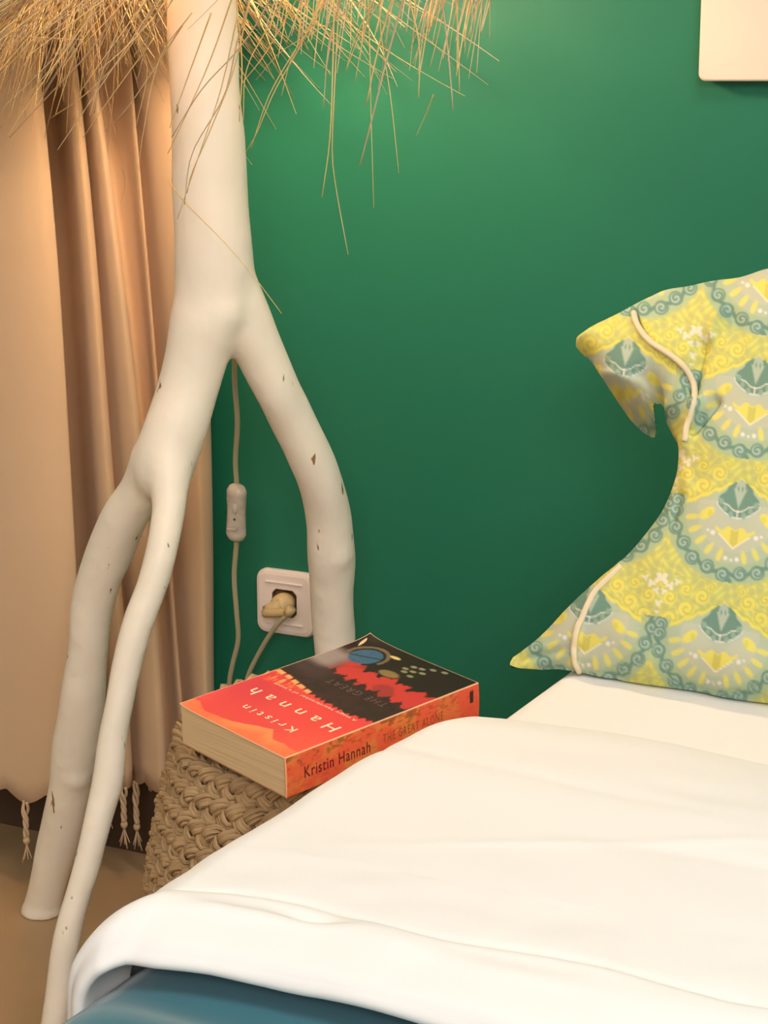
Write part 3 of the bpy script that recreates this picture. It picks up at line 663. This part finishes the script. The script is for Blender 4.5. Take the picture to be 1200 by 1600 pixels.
# --- printed pattern, in pattern coordinates
def mixc(c, new, m_): return c*(1-m_[:, None])+np.array(new)*m_[:, None]
def sm(d, w_=1.2): return np.clip(.5-d/w_/2, 0, 1)      # 1 inside (d<0)
def damask(x, y):
    e2 = np.array([-.139, .990]); e1 = np.array([.990, .139])
    dx, dy = x-1155, y-782
    # slight wander so the print follows the cloth
    a = dx*e1[0]+dy*e1[1]; b_ = dx*e2[0]+dy*e2[1]
    W_, H_ = 206., 195.
    a = (a+W_/2) % W_-W_/2; b_ = (b_+66) % H_-66; A = abs(a)
    base = np.array(srgb(180, 192, 166)); Y1 = srgb(222, 206, 84); Y2 = srgb(226, 216, 108); T1 = srgb(112, 146, 130); T2 = srgb(142, 170, 150); Gs = srgb(186, 194, 176); Wt = srgb(232, 226, 214); OL = srgb(196, 190, 70)
    c = np.tile(base, (len(x), 1))
    def arcr(cb): return np.sqrt(a**2+(b_-cb)**2)
    wob = 3*np.sin(a*.23)*np.cos(b_*.19)
    # yellow lace tent
    tent = np.minimum(-(arcr(22-H_)-112), 1e9); roof = b_-(-30+.55*A+3.5*np.abs(np.sin(A*.16)))
    my = np.maximum(sm(roof)*(arcr(22-H_) > 108), (np.sqrt(a**2+(b_-20)**2) > 109)*(b_ > 6)*1.)
    mot = np.sin(a*.31+1.7*np.sin(b_*.13))*np.sin(b_*.27+1.3*np.sin(a*.17+2)); Y1 = srgb(202, 202, 112)
    c = mixc(c, Y1, my); c = mixc(c, srgb(188, 188, 128), my*np.clip(mot*2.2, 0, 1)*.8); c = mixc(c, srgb(220, 216, 122), my*np.clip(-mot*2-.6, 0, 1)*.8)
    # scrolls in the lace
    for (ca, cb, R_) in ((36, -38, 12), (58, -16, 13), (82, 2, 13), (62, -46, 9), (86, -30, 11), (24, -54, 7), (98, -52, 7)):
        d_ = np.sqrt((A-ca)**2+(b_-cb)**2); th_ = np.arctan2(b_-cb, A-ca)
        sp_ = np.abs(((d_-th_*R_/9.0) % (R_*.72))-R_*.36)-1.3
        c = mixc(c, Y2, sm(d_-R_)*my); c = mixc(c, srgb(184, 180, 96), sm(sp_)*sm(d_-R_)*my*.75)
    c = mixc(c, Y2, sm(np.abs(roof+4)-2.6)*(arcr(22-H_) > 108)); c = mixc(c, OL, sm(np.abs(roof+8.5)-1.0)*(arcr(22-H_) > 108)*.7)
    # pale blossoms between columns
    for (ca, cb, R_) in ((100, -58, 7), (88, -48, 5), (97, -38, 4), (78, -56, 4), (102, -20, 4), (94, 8, 3), (103, -5, 3)):
        th_ = np.arctan2(b_-cb, A-ca); d_ = np.sqrt((A-ca)**2+(b_-cb)**2)-R_*(1+.45*np.cos(3*th_+ca))
        c = mixc(c, Wt, sm(d_)*.8)
    # inside of the arc
    r0 = arcr(20); inn = (b_ > 5)*(roof > 3)
    c = mixc(c, srgb(196, 196, 172), sm(r0-62)*inn*.7)
    # dashes
    th0 = np.arctan2(b_-20, a)
    for k in range(11):
        t_ = math.radians(12+k*15.6)
        if abs(k-5) < 1: continue
        ca, cb = 71*math.cos(t_), 20+71*math.sin(t_); u_ = (a-ca)*math.cos(t_)+(b_-cb)*math.sin(t_); w_ = -(a-ca)*math.sin(t_)+(b_-cb)*math.cos(t_)
        c = mixc(c, Y2, sm((np.sqrt((u_/11)**2+(w_/4.2)**2)-1)*4)*.9)
    for (ca, cb, R_) in ((9, 92, 3.2), (0, 94, 2.0), (34, 55, 3.6), (42, 52, 2)):
        c = mixc(c, Wt, sm(np.sqrt((A-ca)**2+(b_-cb)**2)-R_))
    # petals and butterfly
    c = mixc(c, Y2, sm((np.sqrt(((A-47)/11)**2+((b_-26-.5*(A-47))/9)**2)-1)*8)); c = mixc(c, OL, sm((np.sqrt(((A-42)/4)**2+((b_-26)/6)**2)-1)*5)*.4)
    bf = np.maximum(np.maximum(b_-(75-A*.85), (44+3*np.cos(A*.3)+.1*A)-b_), A-31); c = mixc(c, Wt, sm(bf-2.2)*(b_ > 55)); c = mixc(c, Y2, sm(bf)); c = mixc(c, srgb(206, 196, 100), sm(bf+2)*sm(A-6))
    # fan
    fan = np.maximum(np.maximum(np.maximum(A-(12+(b_+27)*.74-1.2*np.sin(b_*.4)), (b_-(27-.017*A**2))), -28-b_), A-32)
    c = mixc(c, Gs, sm(fan-9)*(b_ > 8)); c = mixc(c, Wt, sm(fan-1.8)*(b_ > 6)); c = mixc(c, T1, sm(fan))
    c = mixc(c, srgb(176, 190, 170), sm((np.sqrt((A/7.5)**2+((b_+20)/13)**2)-1)*7)); c = mixc(c, srgb(176, 190, 170), sm(np.maximum(A-(12-b_)*.34, np.maximum(b_-12, -18-b_))))
    c = mixc(c, T1, sm((np.sqrt(((A-3.2)/1.2)**2+((b_+18)/4)**2)-1)*2))
    wl = np.abs(b_-(18-.55*A+2.0*np.abs(np.sin(A*.2))))-.9; c = mixc(c, Wt, sm(wl)*sm(fan+1)*(b_ < 22)*(b_ > -6)); c = mixc(c, Wt, sm(A-.9)*sm(fan)*(b_ > 16))
    for ca, cb in ((10, 23), (20, 15), (27, 5)):
        c = mixc(c, T2*1 if isinstance(T2, np.ndarray) else np.array(T2), sm((np.sqrt(((A-ca)/3.6)**2+((b_-cb)/5)**2)-1)*4))
    # teal scroll chain on the arc
    r1 = r0-97; s_ = th0*97; on = (b_ > 2)
    c = mixc(c, srgb(168, 188, 150), sm(np.abs(r1)-16)*on*.75)
    per = 27.; k_ = np.round(s_/per); ls = s_-k_*per; alt = np.where((k_ % 2) == 0, 1., -1.)
    d_ = np.sqrt(ls**2+(r1-1.5*alt)**2); link = np.abs(r1+4*np.cos(s_/per*math.pi))-3.4
    c = mixc(c, T1, np.maximum(sm(d_-11.5), sm(link))*on)
    thl = np.arctan2((r1-1.5*alt)*alt, ls); sp_ = np.abs(((d_-thl*1.15) % 7.2)-3.6)-1.9
    c = mixc(c, srgb(172, 192, 176), sm(-sp_)*sm(d_-8.6)*on)
    c = mixc(c, T1, sm(np.sqrt(a**2+(b_-128)**2)-6)); 
    return c
cs3 = PPs.reshape(-1, 2); colr = damask(cs3[:, 0], cs3[:, 1])
def build_sheet(name, V, flip, colr, parent):
    ii, jj = np.nonzero(cell); W2 = GX.shape[1]
    q = np.stack([ii*W2+jj, (ii+1)*W2+jj, (ii+1)*W2+jj+1, ii*W2+jj+1], -1)
    if flip: q = q[:, ::-1]
    used, inv = np.unique(q, return_inverse=True); q = inv.reshape(q.shape)
    return mesh(name, V[used]-np.array(parent.location), q, m_print, parent, col=colr[used])
pil = empty('patterned_pillow', (-.4, 1.6, .476), 'yellow and sage green pillow with teal scroll print and piped edge leaning on the bed', 'pillow')
build_sheet('pillow_front', vF, False, colr, pil)
build_sheet('pillow_back', vB, True, colr, pil)
m_pipe = mat('cream_piping', srgb(226, 210, 176), .8)
def surf(x, y):
    i, j = np.unravel_index(np.argmin((PPs[..., 0]-x)**2+(PPs[..., 1]-y)**2+1e6*(~ins)), GX.shape); return base3.reshape(*GX.shape, 3)[i, j]+e_n*h[i, j]
for pts in (pipeU, pipeL):
    q = spline(np.array(pts, float), 60); P_ = np.array([surf(x, y)+e_n*.0012 for x, y in q]); 
    for _ in range(3): P_[1:-1] = (P_[:-2]+P_[1:-1]*2+P_[2:])/4
    vf = tube_vf(P_, .0029, 10, ref=tuple(e_n)); o = mesh('piping', *vf[:2], m_pipe); adopt(o, pil)

# ------------------------------------------------------------------ woven basket table
n_bk = np.array([.033, -.097, .995]); n_bk /= np.linalg.norm(n_bk)
bc = np.array([-.787, 1.395, 0])
A_, B_c, D_c = map(np.array, [(-.851, 1.292, .487), (-.721, 1.242, .478), (-.774, 1.491, .504)])
TH = .0352
def ztop(x, y):            # plane of the book's underside
    p0 = A_-n_bk*(TH+.0012); return p0[2]-(n_bk[0]*(x-p0[0])+n_bk[1]*(y-p0[1]))/n_bk[2]
bk = empty('woven_basket', tuple(bc), 'round braided seagrass basket stool beside the bed, under the red book', 'basket')
levels = []          # (radius, height below the top plane)
levels += [(.022, .004), (.042, .0045), (.062, .005), (.082, .0055), (.101, .009)]
for k in range(18):
    d = .024+k*.0215; levels.append((float(np.interp(d, [.026, .07, .14, .22, .30, .40], [.113, .126, .140, .147, .142, .125])), d))
strand_r = .0052
ci = 0
for li, (R, d) in enumerate(levels):
    blend = max(0, 1-max(0, d-.01)/.38)
    tw = max(3, int(round(2*math.pi*R/.052)))        # plait repeats around the ring
    slope_top = li < 4
    row = empty('x', (0, 0, 0), None, None) if False else None
    rowmb = MB(); n = tw*12+1
    th = np.linspace(0, 2*math.pi, n)
    strs = []
    for q in range(3):
        ph = th*tw+q*2*math.pi/3
        ac = .0092*np.sin(ph); rad = .0042*np.sin(2*ph)
        jit = np.array([.0012*noise.noise(Vector((math.cos(t)*6+q*3, math.sin(t)*6, li*1.7))) for t in th])
        if slope_top: Rr = R+ac; hz = rad-strand_r*.6
        elif li == 4: Rr = R+ac*.7+rad*.7; hz = rad*.7-ac*.7-.002
        else: Rr = R+rad+jit; hz = ac
        x = bc[0]+Rr*np.cos(th); y = bc[1]+Rr*np.sin(th)
        zt = np.array([ztop(a, b_) for a, b_ in zip(x, y)]); zm = ztop(bc[0], bc[1])
        z = (zt*blend+zm*(1-blend))-d+hz+jit
        strs.append(np.c_[x, y, z])
    ref = np.array([(0, 0, 1)]*n) if slope_top else np.c_[np.cos(th), np.sin(th), 0*th]
    # flat bundle: each strand is three thin leaves side by side
    objs = []
    for q in range(3):
        mb = MB(); P_ = strs[q]
        T = np.gradient(P_, axis=0); T /= np.linalg.norm(T, axis=1)[:, None]; Bn = np.cross(T, ref); Bn /= np.linalg.norm(Bn, axis=1)[:, None]
        for s_ in (-1, 0, 1):
            off = Bn*s_*.0036+ref*(-.0010*abs(s_)+.0006*math.sin(q*5+s_*3+li))
            mb.add(tube_vf(P_+off+.0005*np.sin(th*tw*1.7+s_*2)[:, None]*ref, .0029+.0005*np.sin(th*tw*2.3+q+s_*2+li), 6, flat=.62, ref=ref, cap=False))
        objs.append(mb)
    allmb = MB()
    for mb in objs: allmb.add((mb.v, mb.f, mb.uv))
    o = allmb.build('braid_row', m_grass); adopt(o, bk)
# inner lining so no light passes
mb = MB(); vv = []; NN = 48
prof_ = [(.002, .012)]+[(.09, .014), (.104, .026)]+[(r-.008, d) for r, d in levels[5:]]+[(.105, .43)]
for r, d in prof_:
    for k in range(NN):
        t = 2*math.pi*k/NN; x, y = bc[0]+r*math.cos(t), bc[1]+r*math.sin(t); bl = max(0, 1-max(0, d-.01)/.38)
        vv.append((x, y, max(.002, ztop(x, y)*bl+ztop(bc[0], bc[1])*(1-bl)-d)))
ff = [(k*NN+j, k*NN+(j+1) % NN, (k+1)*NN+(j+1) % NN, (k+1)*NN+j) for k in range(len(prof_)-1) for j in range(NN)]; ff.append(tuple(range(NN))); ff.append(tuple((len(prof_)-1)*NN+j for j in range(NN))[::-1])
m_core = mat('basket_core', srgb(70, 50, 32), .9); o = mesh('basket_body', vv, ff, m_core); adopt(o, bk)
mb = MB(); rnd = random.Random(4)     # stray fibres at the rim
for k in range(40):
    t = rnd.uniform(math.radians(150), math.radians(290)); R = .118+rnd.uniform(0, .03); d = np.interp(R, [.113, .147], [.02, .2])
    x, y = bc[0]+R*math.cos(t), bc[1]+R*math.sin(t); z = ztop(x, y)-d; p = np.array([x, y, z]); e = p+np.array([math.cos(t)*rnd.uniform(.002, .01)-math.sin(t)*rnd.uniform(-.015, .015), math.sin(t)*.006+math.cos(t)*rnd.uniform(-.015, .015), rnd.uniform(-.012, .015)])
    mb.add(tube_vf(spline([p-np.array([math.cos(t), math.sin(t), 0])*.006, p+np.array([math.cos(t), math.sin(t), 0])*.002, e], 6), .0006, 4))
o = mb.build('stray_fibres', m_grass); o['kind'] = 'stuff'; adopt(o, bk)

# ------------------------------------------------------------------ book
book = empty('paperback_book', tuple(A_-n_bk*TH), 'thick paperback novel with red and black cover lying on the woven basket', 'book')
es = B_c-A_; WD = np.linalg.norm(es); es /= WD
et = D_c-A_; et -= n_bk*(et@n_bk); et -= es*(et@es); LN = np.linalg.norm(et); et /= LN
nb = np.cross(es, et); nb /= np.linalg.norm(nb)
BO = np.array(book.location)
def bpnt(s, t, z):      # s,t in 0..1 on the cover, z metres above underside; gentle curl of the head edge and far corner
    curl = .0035*math.exp(-((1-t)/.06))*math.exp(-s/.2)+.002*math.exp(-s/.05)
    return es*(s*WD)+et*(t*LN)+nb*(z+curl*(z/TH))
# page block, with slightly hollow fore edge
NS_, NT_ = 24, 30
def block(s0, s1, t0, t1, z0, z1, name, m_):
    vv = []; ns = 12
    for k in range(5):
        z = z0+(z1-z0)*k/4
        skew = .010*((k/4)-.5)
        ring = [(s0+(s1-s0)*i/ns, t0) for i in range(ns)]+[(s1, t0+(t1-t0)*i/ns) for i in range(ns)]+[(s1-(s1-s0)*i/ns, t1) for i in range(ns)]+[(s0, t1-(t1-t0)*i/ns) for i in range(ns)]
        for s, t in ring:
            vv.append(bpnt(s+(-.02*math.sin(k/4*math.pi) if s > .5 else .012*math.sin(k/4*math.pi))*0+skew*0, t, z))
    n = 4*ns; ff = [(k*n+j, k*n+(j+1) % n, (k+1)*n+(j+1) % n, (k+1)*n+j) for k in range(4) for j in range(n)]; ff.append(tuple(range(n))[::-1])
    prev = 4*n
    for sc_ in (.85, .6, .3, .05):
        b0 = len(vv)
        for s, t in ring: vv.append(bpnt(.5+(s-.5)*sc_, .5+(t-.5)*sc_, z1))
        for j in range(n): ff.append((prev+j, prev+(j+1) % n, b0+(j+1) % n, b0+j))
        prev = b0
    ff.append(tuple(prev+j for j in range(n)))
    return mesh(name, vv, ff, m_, book, smooth=False)
# page lines
nt = m_page.node_tree; b = nt.nodes['Principled BSDF']; tc = nt.nodes.new('ShaderNodeTexCoord')
mp = nt.nodes.new('ShaderNodeMapping'); mp.inputs['Scale'].default_value = (6, 6, 1400); nz = nt.nodes.new('ShaderNodeTexNoise'); nz.inputs['Scale'].default_value = 1.5
nt.links.new(tc.outputs['Object'], mp.inputs[0]); nt.links.new(mp.outputs[0], nz.inputs['Vector'])
rp = nt.nodes.new('ShaderNodeValToRGB'); rp.color_ramp.elements[0].position = .3; rp.color_ramp.elements[1].position = .7
rp.color_ramp.elements[0].color = (*srgb(208, 176, 130), 1); rp.color_ramp.elements[1].color = (*srgb(238, 210, 166), 1)
nt.links.new(nz.outputs['Fac'], rp.inputs[0]); nt.links.new(rp.outputs[0], b.inputs['Base Color'])
block(.008, .992, .004, .996, .0006, TH-.0008, 'page_block', m_page)
def fbm(s, t, f_, seed=0, o_=3):
    return np.array([sum(noise.noise(Vector((a*f_*2**k+seed, b_*f_*2**k, seed*.7)))/2**k for k in range(o_)) for a, b_ in zip(s, t)])
def cover_paint(s, t):
    c = np.tile(np.array(srgb(226, 62, 62)), (len(s), 1)); asp = LN/WD; T_ = t*asp
    n1 = fbm(s, T_, 5, 1); n2 = fbm(s, T_, 18, 2); n3 = fbm(s*3, T_, 14, 5)
    def put(col, m_): nonlocal c; m_ = np.clip(m_, 0, 1)[:, None]; c = c*(1-m_)+np.array(srgb(*col))*m_
    put((206, 46, 66), smooth01(s, .0, .6)*0+(1-smooth01(s, .05, .55))*smooth01(t, .05, .3)*.8)
    put((240, 84, 62), smooth01(s, .55, 1.0)*(1-smooth01(t, .1, .35))*.8)
    hill = np.interp(s, [0, .05, .09, .16, .28, .40, .50, .60, .66, .70, .76, .85, 1.0], [.075, .075, .06, .042, .045, .055, .085, .11, .125, .10, .07, .075, .065])+.006*n2
    put((255, 112, 66), 1-smooth01(t, hill-.003, hill+.003)); put((255, 148, 86), (1-smooth01(t, hill-.003, hill+.003))*smooth01(t, hill-.08, hill)*smooth01(s, .2, .5)*(1-smooth01(s, .7, 1))*.8)
    # ember streaks and flames before the tree line
    put((246, 96, 52), smooth01(t, .38, .42)*(1-smooth01(s, .15, .42))*smooth01(n3+.3, .0, .3)*.9); put((255, 168, 96), smooth01(n3, .1, .25)*smooth01(t, .41, .44)*(1-smooth01(s, .15, .35))*(t < .5))
    line = np.interp(s, [0, .1, .2, .3, .44, .6, .8, 1], [.505, .505, .49, .475, .455, .445, .435, .46])
    saw = .022*np.abs(((s*17+.3*n2) % 1)-.5)*2+.012*np.abs(((s*41) % 1)-.5)
    tree = smooth01(t, line-saw-.004, line-saw+.004)
    put((46, 20, 24), tree); put((26, 13, 17), tree*smooth01(n2, -.2, .4)*.9)
    fl_ = smooth01(t, line-.03, line-.022)*(1-smooth01(t, line-.006, line+.002))*(s < .42)*(np.abs(np.sin(s*38)) > .45); put((255, 170, 104), fl_)
    # dark text-like streak patch, faint
    # red band beyond the trees, grey haze at the fore edge
    l2 = np.interp(s, [0, .15, .3, .6, 1], [.66, .66, .63, .62, .60]); saw2 = .05*np.abs(((s*9+.4*n2) % 1)-.5)*2
    band = smooth01(t, l2+saw2-.006, l2+saw2+.01)
    put((196, 54, 50), band*smooth01(s, .1, .25)); put((120, 44, 44), band*smooth01(n1, 0, .4)*.6)
    put((150, 136, 130), smooth01(t, .62, .70)*(1-smooth01(t, .78, .86))*(1-smooth01(s, .1, .24))); put((70, 52, 58), smooth01(t, .52, .6)*(1-smooth01(t, .62, .68))*(1-smooth01(s, .15, .4))*.6)
    l3 = np.interp(s, [0, .1, .3, .45, .6, .8, 1], [.96, .92, .80, .77, .80, .775, .80]); saw3 = .05*np.abs(((s*7+.35*n2+.3) % 1)-.5)*2
    far = smooth01(t, l3-saw3-.006, l3-saw3+.008); put((22, 14, 16), far)
    dB = np.sqrt(((s-.215)/.115)**2+((t-.85)/.075)**2); put((128, 104, 78), (np.abs(dB-1.28) < .12)*(t > .83)*.8); put((58, 98, 128), 1-smooth01(dB, .93, 1.03)); put((16, 26, 36), (np.abs(t-.85-.25*(s-.215)) < .006)*(dB < 1)*.7); put((14, 12, 14), smooth01(.5-np.abs(n2), .45, .5)*(dB < .9)*.5)
    dM = np.sqrt(((s-.36)/.05)**2+((t-.93)/.012)**2); put((222, 196, 120), 1-smooth01(dM, .7, 1.1))
    put((146, 126, 76), (1-smooth01(np.sqrt(((s-.52)/.09)**2+((t-.80)/.03)**2), .7, 1.1))*.8)
    for cs, ct in ((.56, .86), (.60, .885), (.55, .92), (.61, .93), (.66, .90), (.67, .955), (.75, .97), (.53, .885), (.64, .845)):
        put((142, 142, 108), (1-smooth01(np.sqrt(((s-cs)/.027)**2+((t-ct)/.011)**2), .75, 1.1))*.9)
    e_ = np.minimum(np.minimum(s, 1-s)*WD, np.minimum(t, 1-t)*LN); put((250, 206, 170), 1-smooth01(e_, .0003, .0009))
    return c
NSc, NTc = 150, 240
ss, ttt = np.meshgrid(np.linspace(0, 1, NSc), np.linspace(0, 1, NTc)); sf, tf = ss.ravel(), ttt.ravel()
colc = cover_paint(sf, tf)
vt = np.array([bpnt(a, b_, TH) for a, b_ in zip(sf, tf)]); vb2 = np.array([bpnt(a, b_, TH-.0005) for a, b_ in zip(sf, tf)])
N1 = NSc*NTc; idx = np.arange(N1).reshape(NTc, NSc)
f1 = np.stack([idx[:-1, :-1], idx[:-1, 1:], idx[1:, 1:], idx[1:, :-1]], -1).reshape(-1, 4)
bd = list(idx[0, :])+list(idx[1:, -1])+list(idx[-1, -2::-1])+list(idx[-2:0:-1, 0])
sidef = [(bd[i]+N1, bd[(i+1) % len(bd)]+N1, bd[(i+1) % len(bd)], bd[i]) for i in range(len(bd))]
mesh('front_cover', np.r_[vt, vb2], list(map(tuple, f1))+[tuple(q+N1 for q in r_[::-1]) for r_ in f1.tolist()]+sidef, m_cover, book, col=np.r_[colc, colc])
v = [bpnt(a, b_, z) for z in (0, .0006) for a, b_ in ((0, 0), (1, 0), (1, 1), (0, 1))]
m_red = mat('back_cover_red', srgb(168, 122, 84), .6)
mesh('back_cover', v, [(0, 3, 2, 1), (4, 5, 6, 7), (0, 1, 5, 4), (1, 2, 6, 5), (2, 3, 7, 6), (3, 0, 4, 7)], m_red, book, smooth=False)
# spine, mottled orange
NTs, NZs = 420, 60
tz, zz2 = np.meshgrid(np.linspace(0, 1, NTs), np.linspace(0, 1, NZs)); tf2, zf2 = tz.ravel(), zz2.ravel()
def spine_paint(t, z):
    c = np.tile(np.array(srgb(232, 98, 62)), (len(t), 1)); n1 = fbm(t*6, z*1.2, 1.5, 7); n2 = fbm(t*5, z*2.2, 7, 9)
    def put(col, m_): nonlocal c; m_ = np.clip(m_, 0, 1)[:, None]; c = c*(1-m_)+np.array(srgb(*col))*m_
    put((226, 128, 66), smooth01(n1, -.1, .35)); put((168, 88, 40), smooth01(n2, .22, .4)*smooth01(z, .55, .8)*.8); put((120, 88, 40), smooth01(n1, .3, .5)*smooth01(z, .6, .85)*.7)
    put((200, 72, 50), smooth01(n2, .1, .5)*.35); put((206, 70, 52), smooth01(t, .6, 1)*.5)
    put((255, 200, 150), 1-smooth01((1-z)*TH, .0003, .0009)); put((250, 180, 140), 1-smooth01(t*LN, .0004, .0012))
    return c
cs2 = spine_paint(tf2, zf2)
def bow(z): return .0022*math.sin(z*math.pi)
vs = np.array([bpnt(1, a, b_*TH)+es*(.0006-bow(b_)*0+.0008*math.sin(b_*3.14)) for a, b_ in zip(tf2, zf2)])
vi = np.array([bpnt(1, a, b_*TH)-es*.0004 for a, b_ in zip(tf2, zf2)]); N2 = len(vs); idx = np.arange(N2).reshape(NZs, NTs)
f1 = np.stack([idx[:-1, :-1], idx[:-1, 1:], idx[1:, 1:], idx[1:, :-1]], -1).reshape(-1, 4)
bd = list(idx[0, :])+list(idx[1:, -1])+list(idx[-1, -2::-1])+list(idx[-2:0:-1, 0])
mesh('spine', np.r_[vs, vi], list(map(tuple, f1))+[tuple(q+N2 for q in r_[::-1]) for r_ in f1.tolist()]+[(bd[i]+N2, bd[(i+1) % len(bd)]+N2, bd[(i+1) % len(bd)], bd[i]) for i in range(len(bd))], m_cover, book, col=np.r_[cs2, cs2])
# lettering
def text_mesh(body, size, sx_=1.0, spacing=1.0, name='lettering', m_=None, bold=0, shear=0):
    cu = bpy.data.curves.new('t', 'FONT'); cu.body = body; cu.size = size; cu.space_character = spacing; cu.align_x = 'CENTER'; cu.align_y = 'BOTTOM_BASELINE'; cu.offset = bold; cu.shear = shear; cu.resolution_u = 4
    o = bpy.data.objects.new('t', cu); C.objects.link(o); dg = bpy.context.evaluated_depsgraph_get(); me = bpy.data.meshes.new_from_object(o.evaluated_get(dg))
    co_ = np.empty(len(me.vertices)*3); me.vertices.foreach_get('co', co_); co_ = co_.reshape(-1, 3).copy(); fs = [tuple(p.vertices) for p in me.polygons]
    bpy.data.objects.remove(o); co_[:, 0] *= sx_
    return co_, fs
def place_text(tm, org, ux, uy, nrm_, m_, name='lettering', lift=.00025, width=None, label=None):
    co_, fs = tm
    if width: k = width/(co_[:, 0].max()-co_[:, 0].min()); co_ = co_*np.array([k, 1, 1])
    v = [org+ux*p[0]+uy*p[1]+nrm_*lift for p in co_]
    return mesh(name, v, fs, m_, book, smooth=False)
m_ink = mat('pale_ink', srgb(255, 226, 190), .5); m_maroon = mat('maroon_ink', srgb(120, 16, 30), .5); m_gold = mat('dull_gold_ink', srgb(150, 84, 40), .5); m_faint = mat('faint_ink', srgb(96, 78, 72), .5)
def CP(s, t): return bpnt(s, t, TH)
place_text(text_mesh('Hannah', .0185, spacing=1.8, bold=.00005), CP(.52, .325), -es, -et, nb, m_ink, width=.112)
place_text(text_mesh('Kristin', .0125, spacing=1.6, bold=.00008), CP(.52, .195), -es, -et, nb, m_ink, width=.068)
place_text(text_mesh('A magic heartbreaker of a story', .0048, spacing=1.1), CP(.52, .412), -es, -et, nb, m_ink, width=.108)
place_text(text_mesh('THE GREAT', .012, spacing=1.3), CP(.60, .60), -es, -et, nb, m_faint, width=.075)
def SPp(t, z): return bpnt(1, t, z*TH)+es*.0014
upz = nb
place_text(text_mesh('Kristin Hannah', .0145, spacing=1.12, bold=.0001), SPp(.25, .34), et, upz, es, m_maroon, width=.070, lift=.0003)
place_text(text_mesh('THE GREAT ALONE', .0115, spacing=1.25), SPp(.64, .42), et, upz, es, m_gold, width=.068, lift=.0003)
v = [SPp(a, b_)+es*l for l in (.0, .0004) for a, b_ in ((.948, .56), (.965, .56), (.965, .86), (.948, .86))]
mesh('emblem', v, [(0, 3, 2, 1), (4, 5, 6, 7), (0, 1, 5, 4), (1, 2, 6, 5), (2, 3, 7, 6), (3, 0, 4, 7)], m_black, book, smooth=False)

for o in list(SC.objects):
    if o.type == 'EMPTY' and not o.children: bpy.data.objects.remove(o)
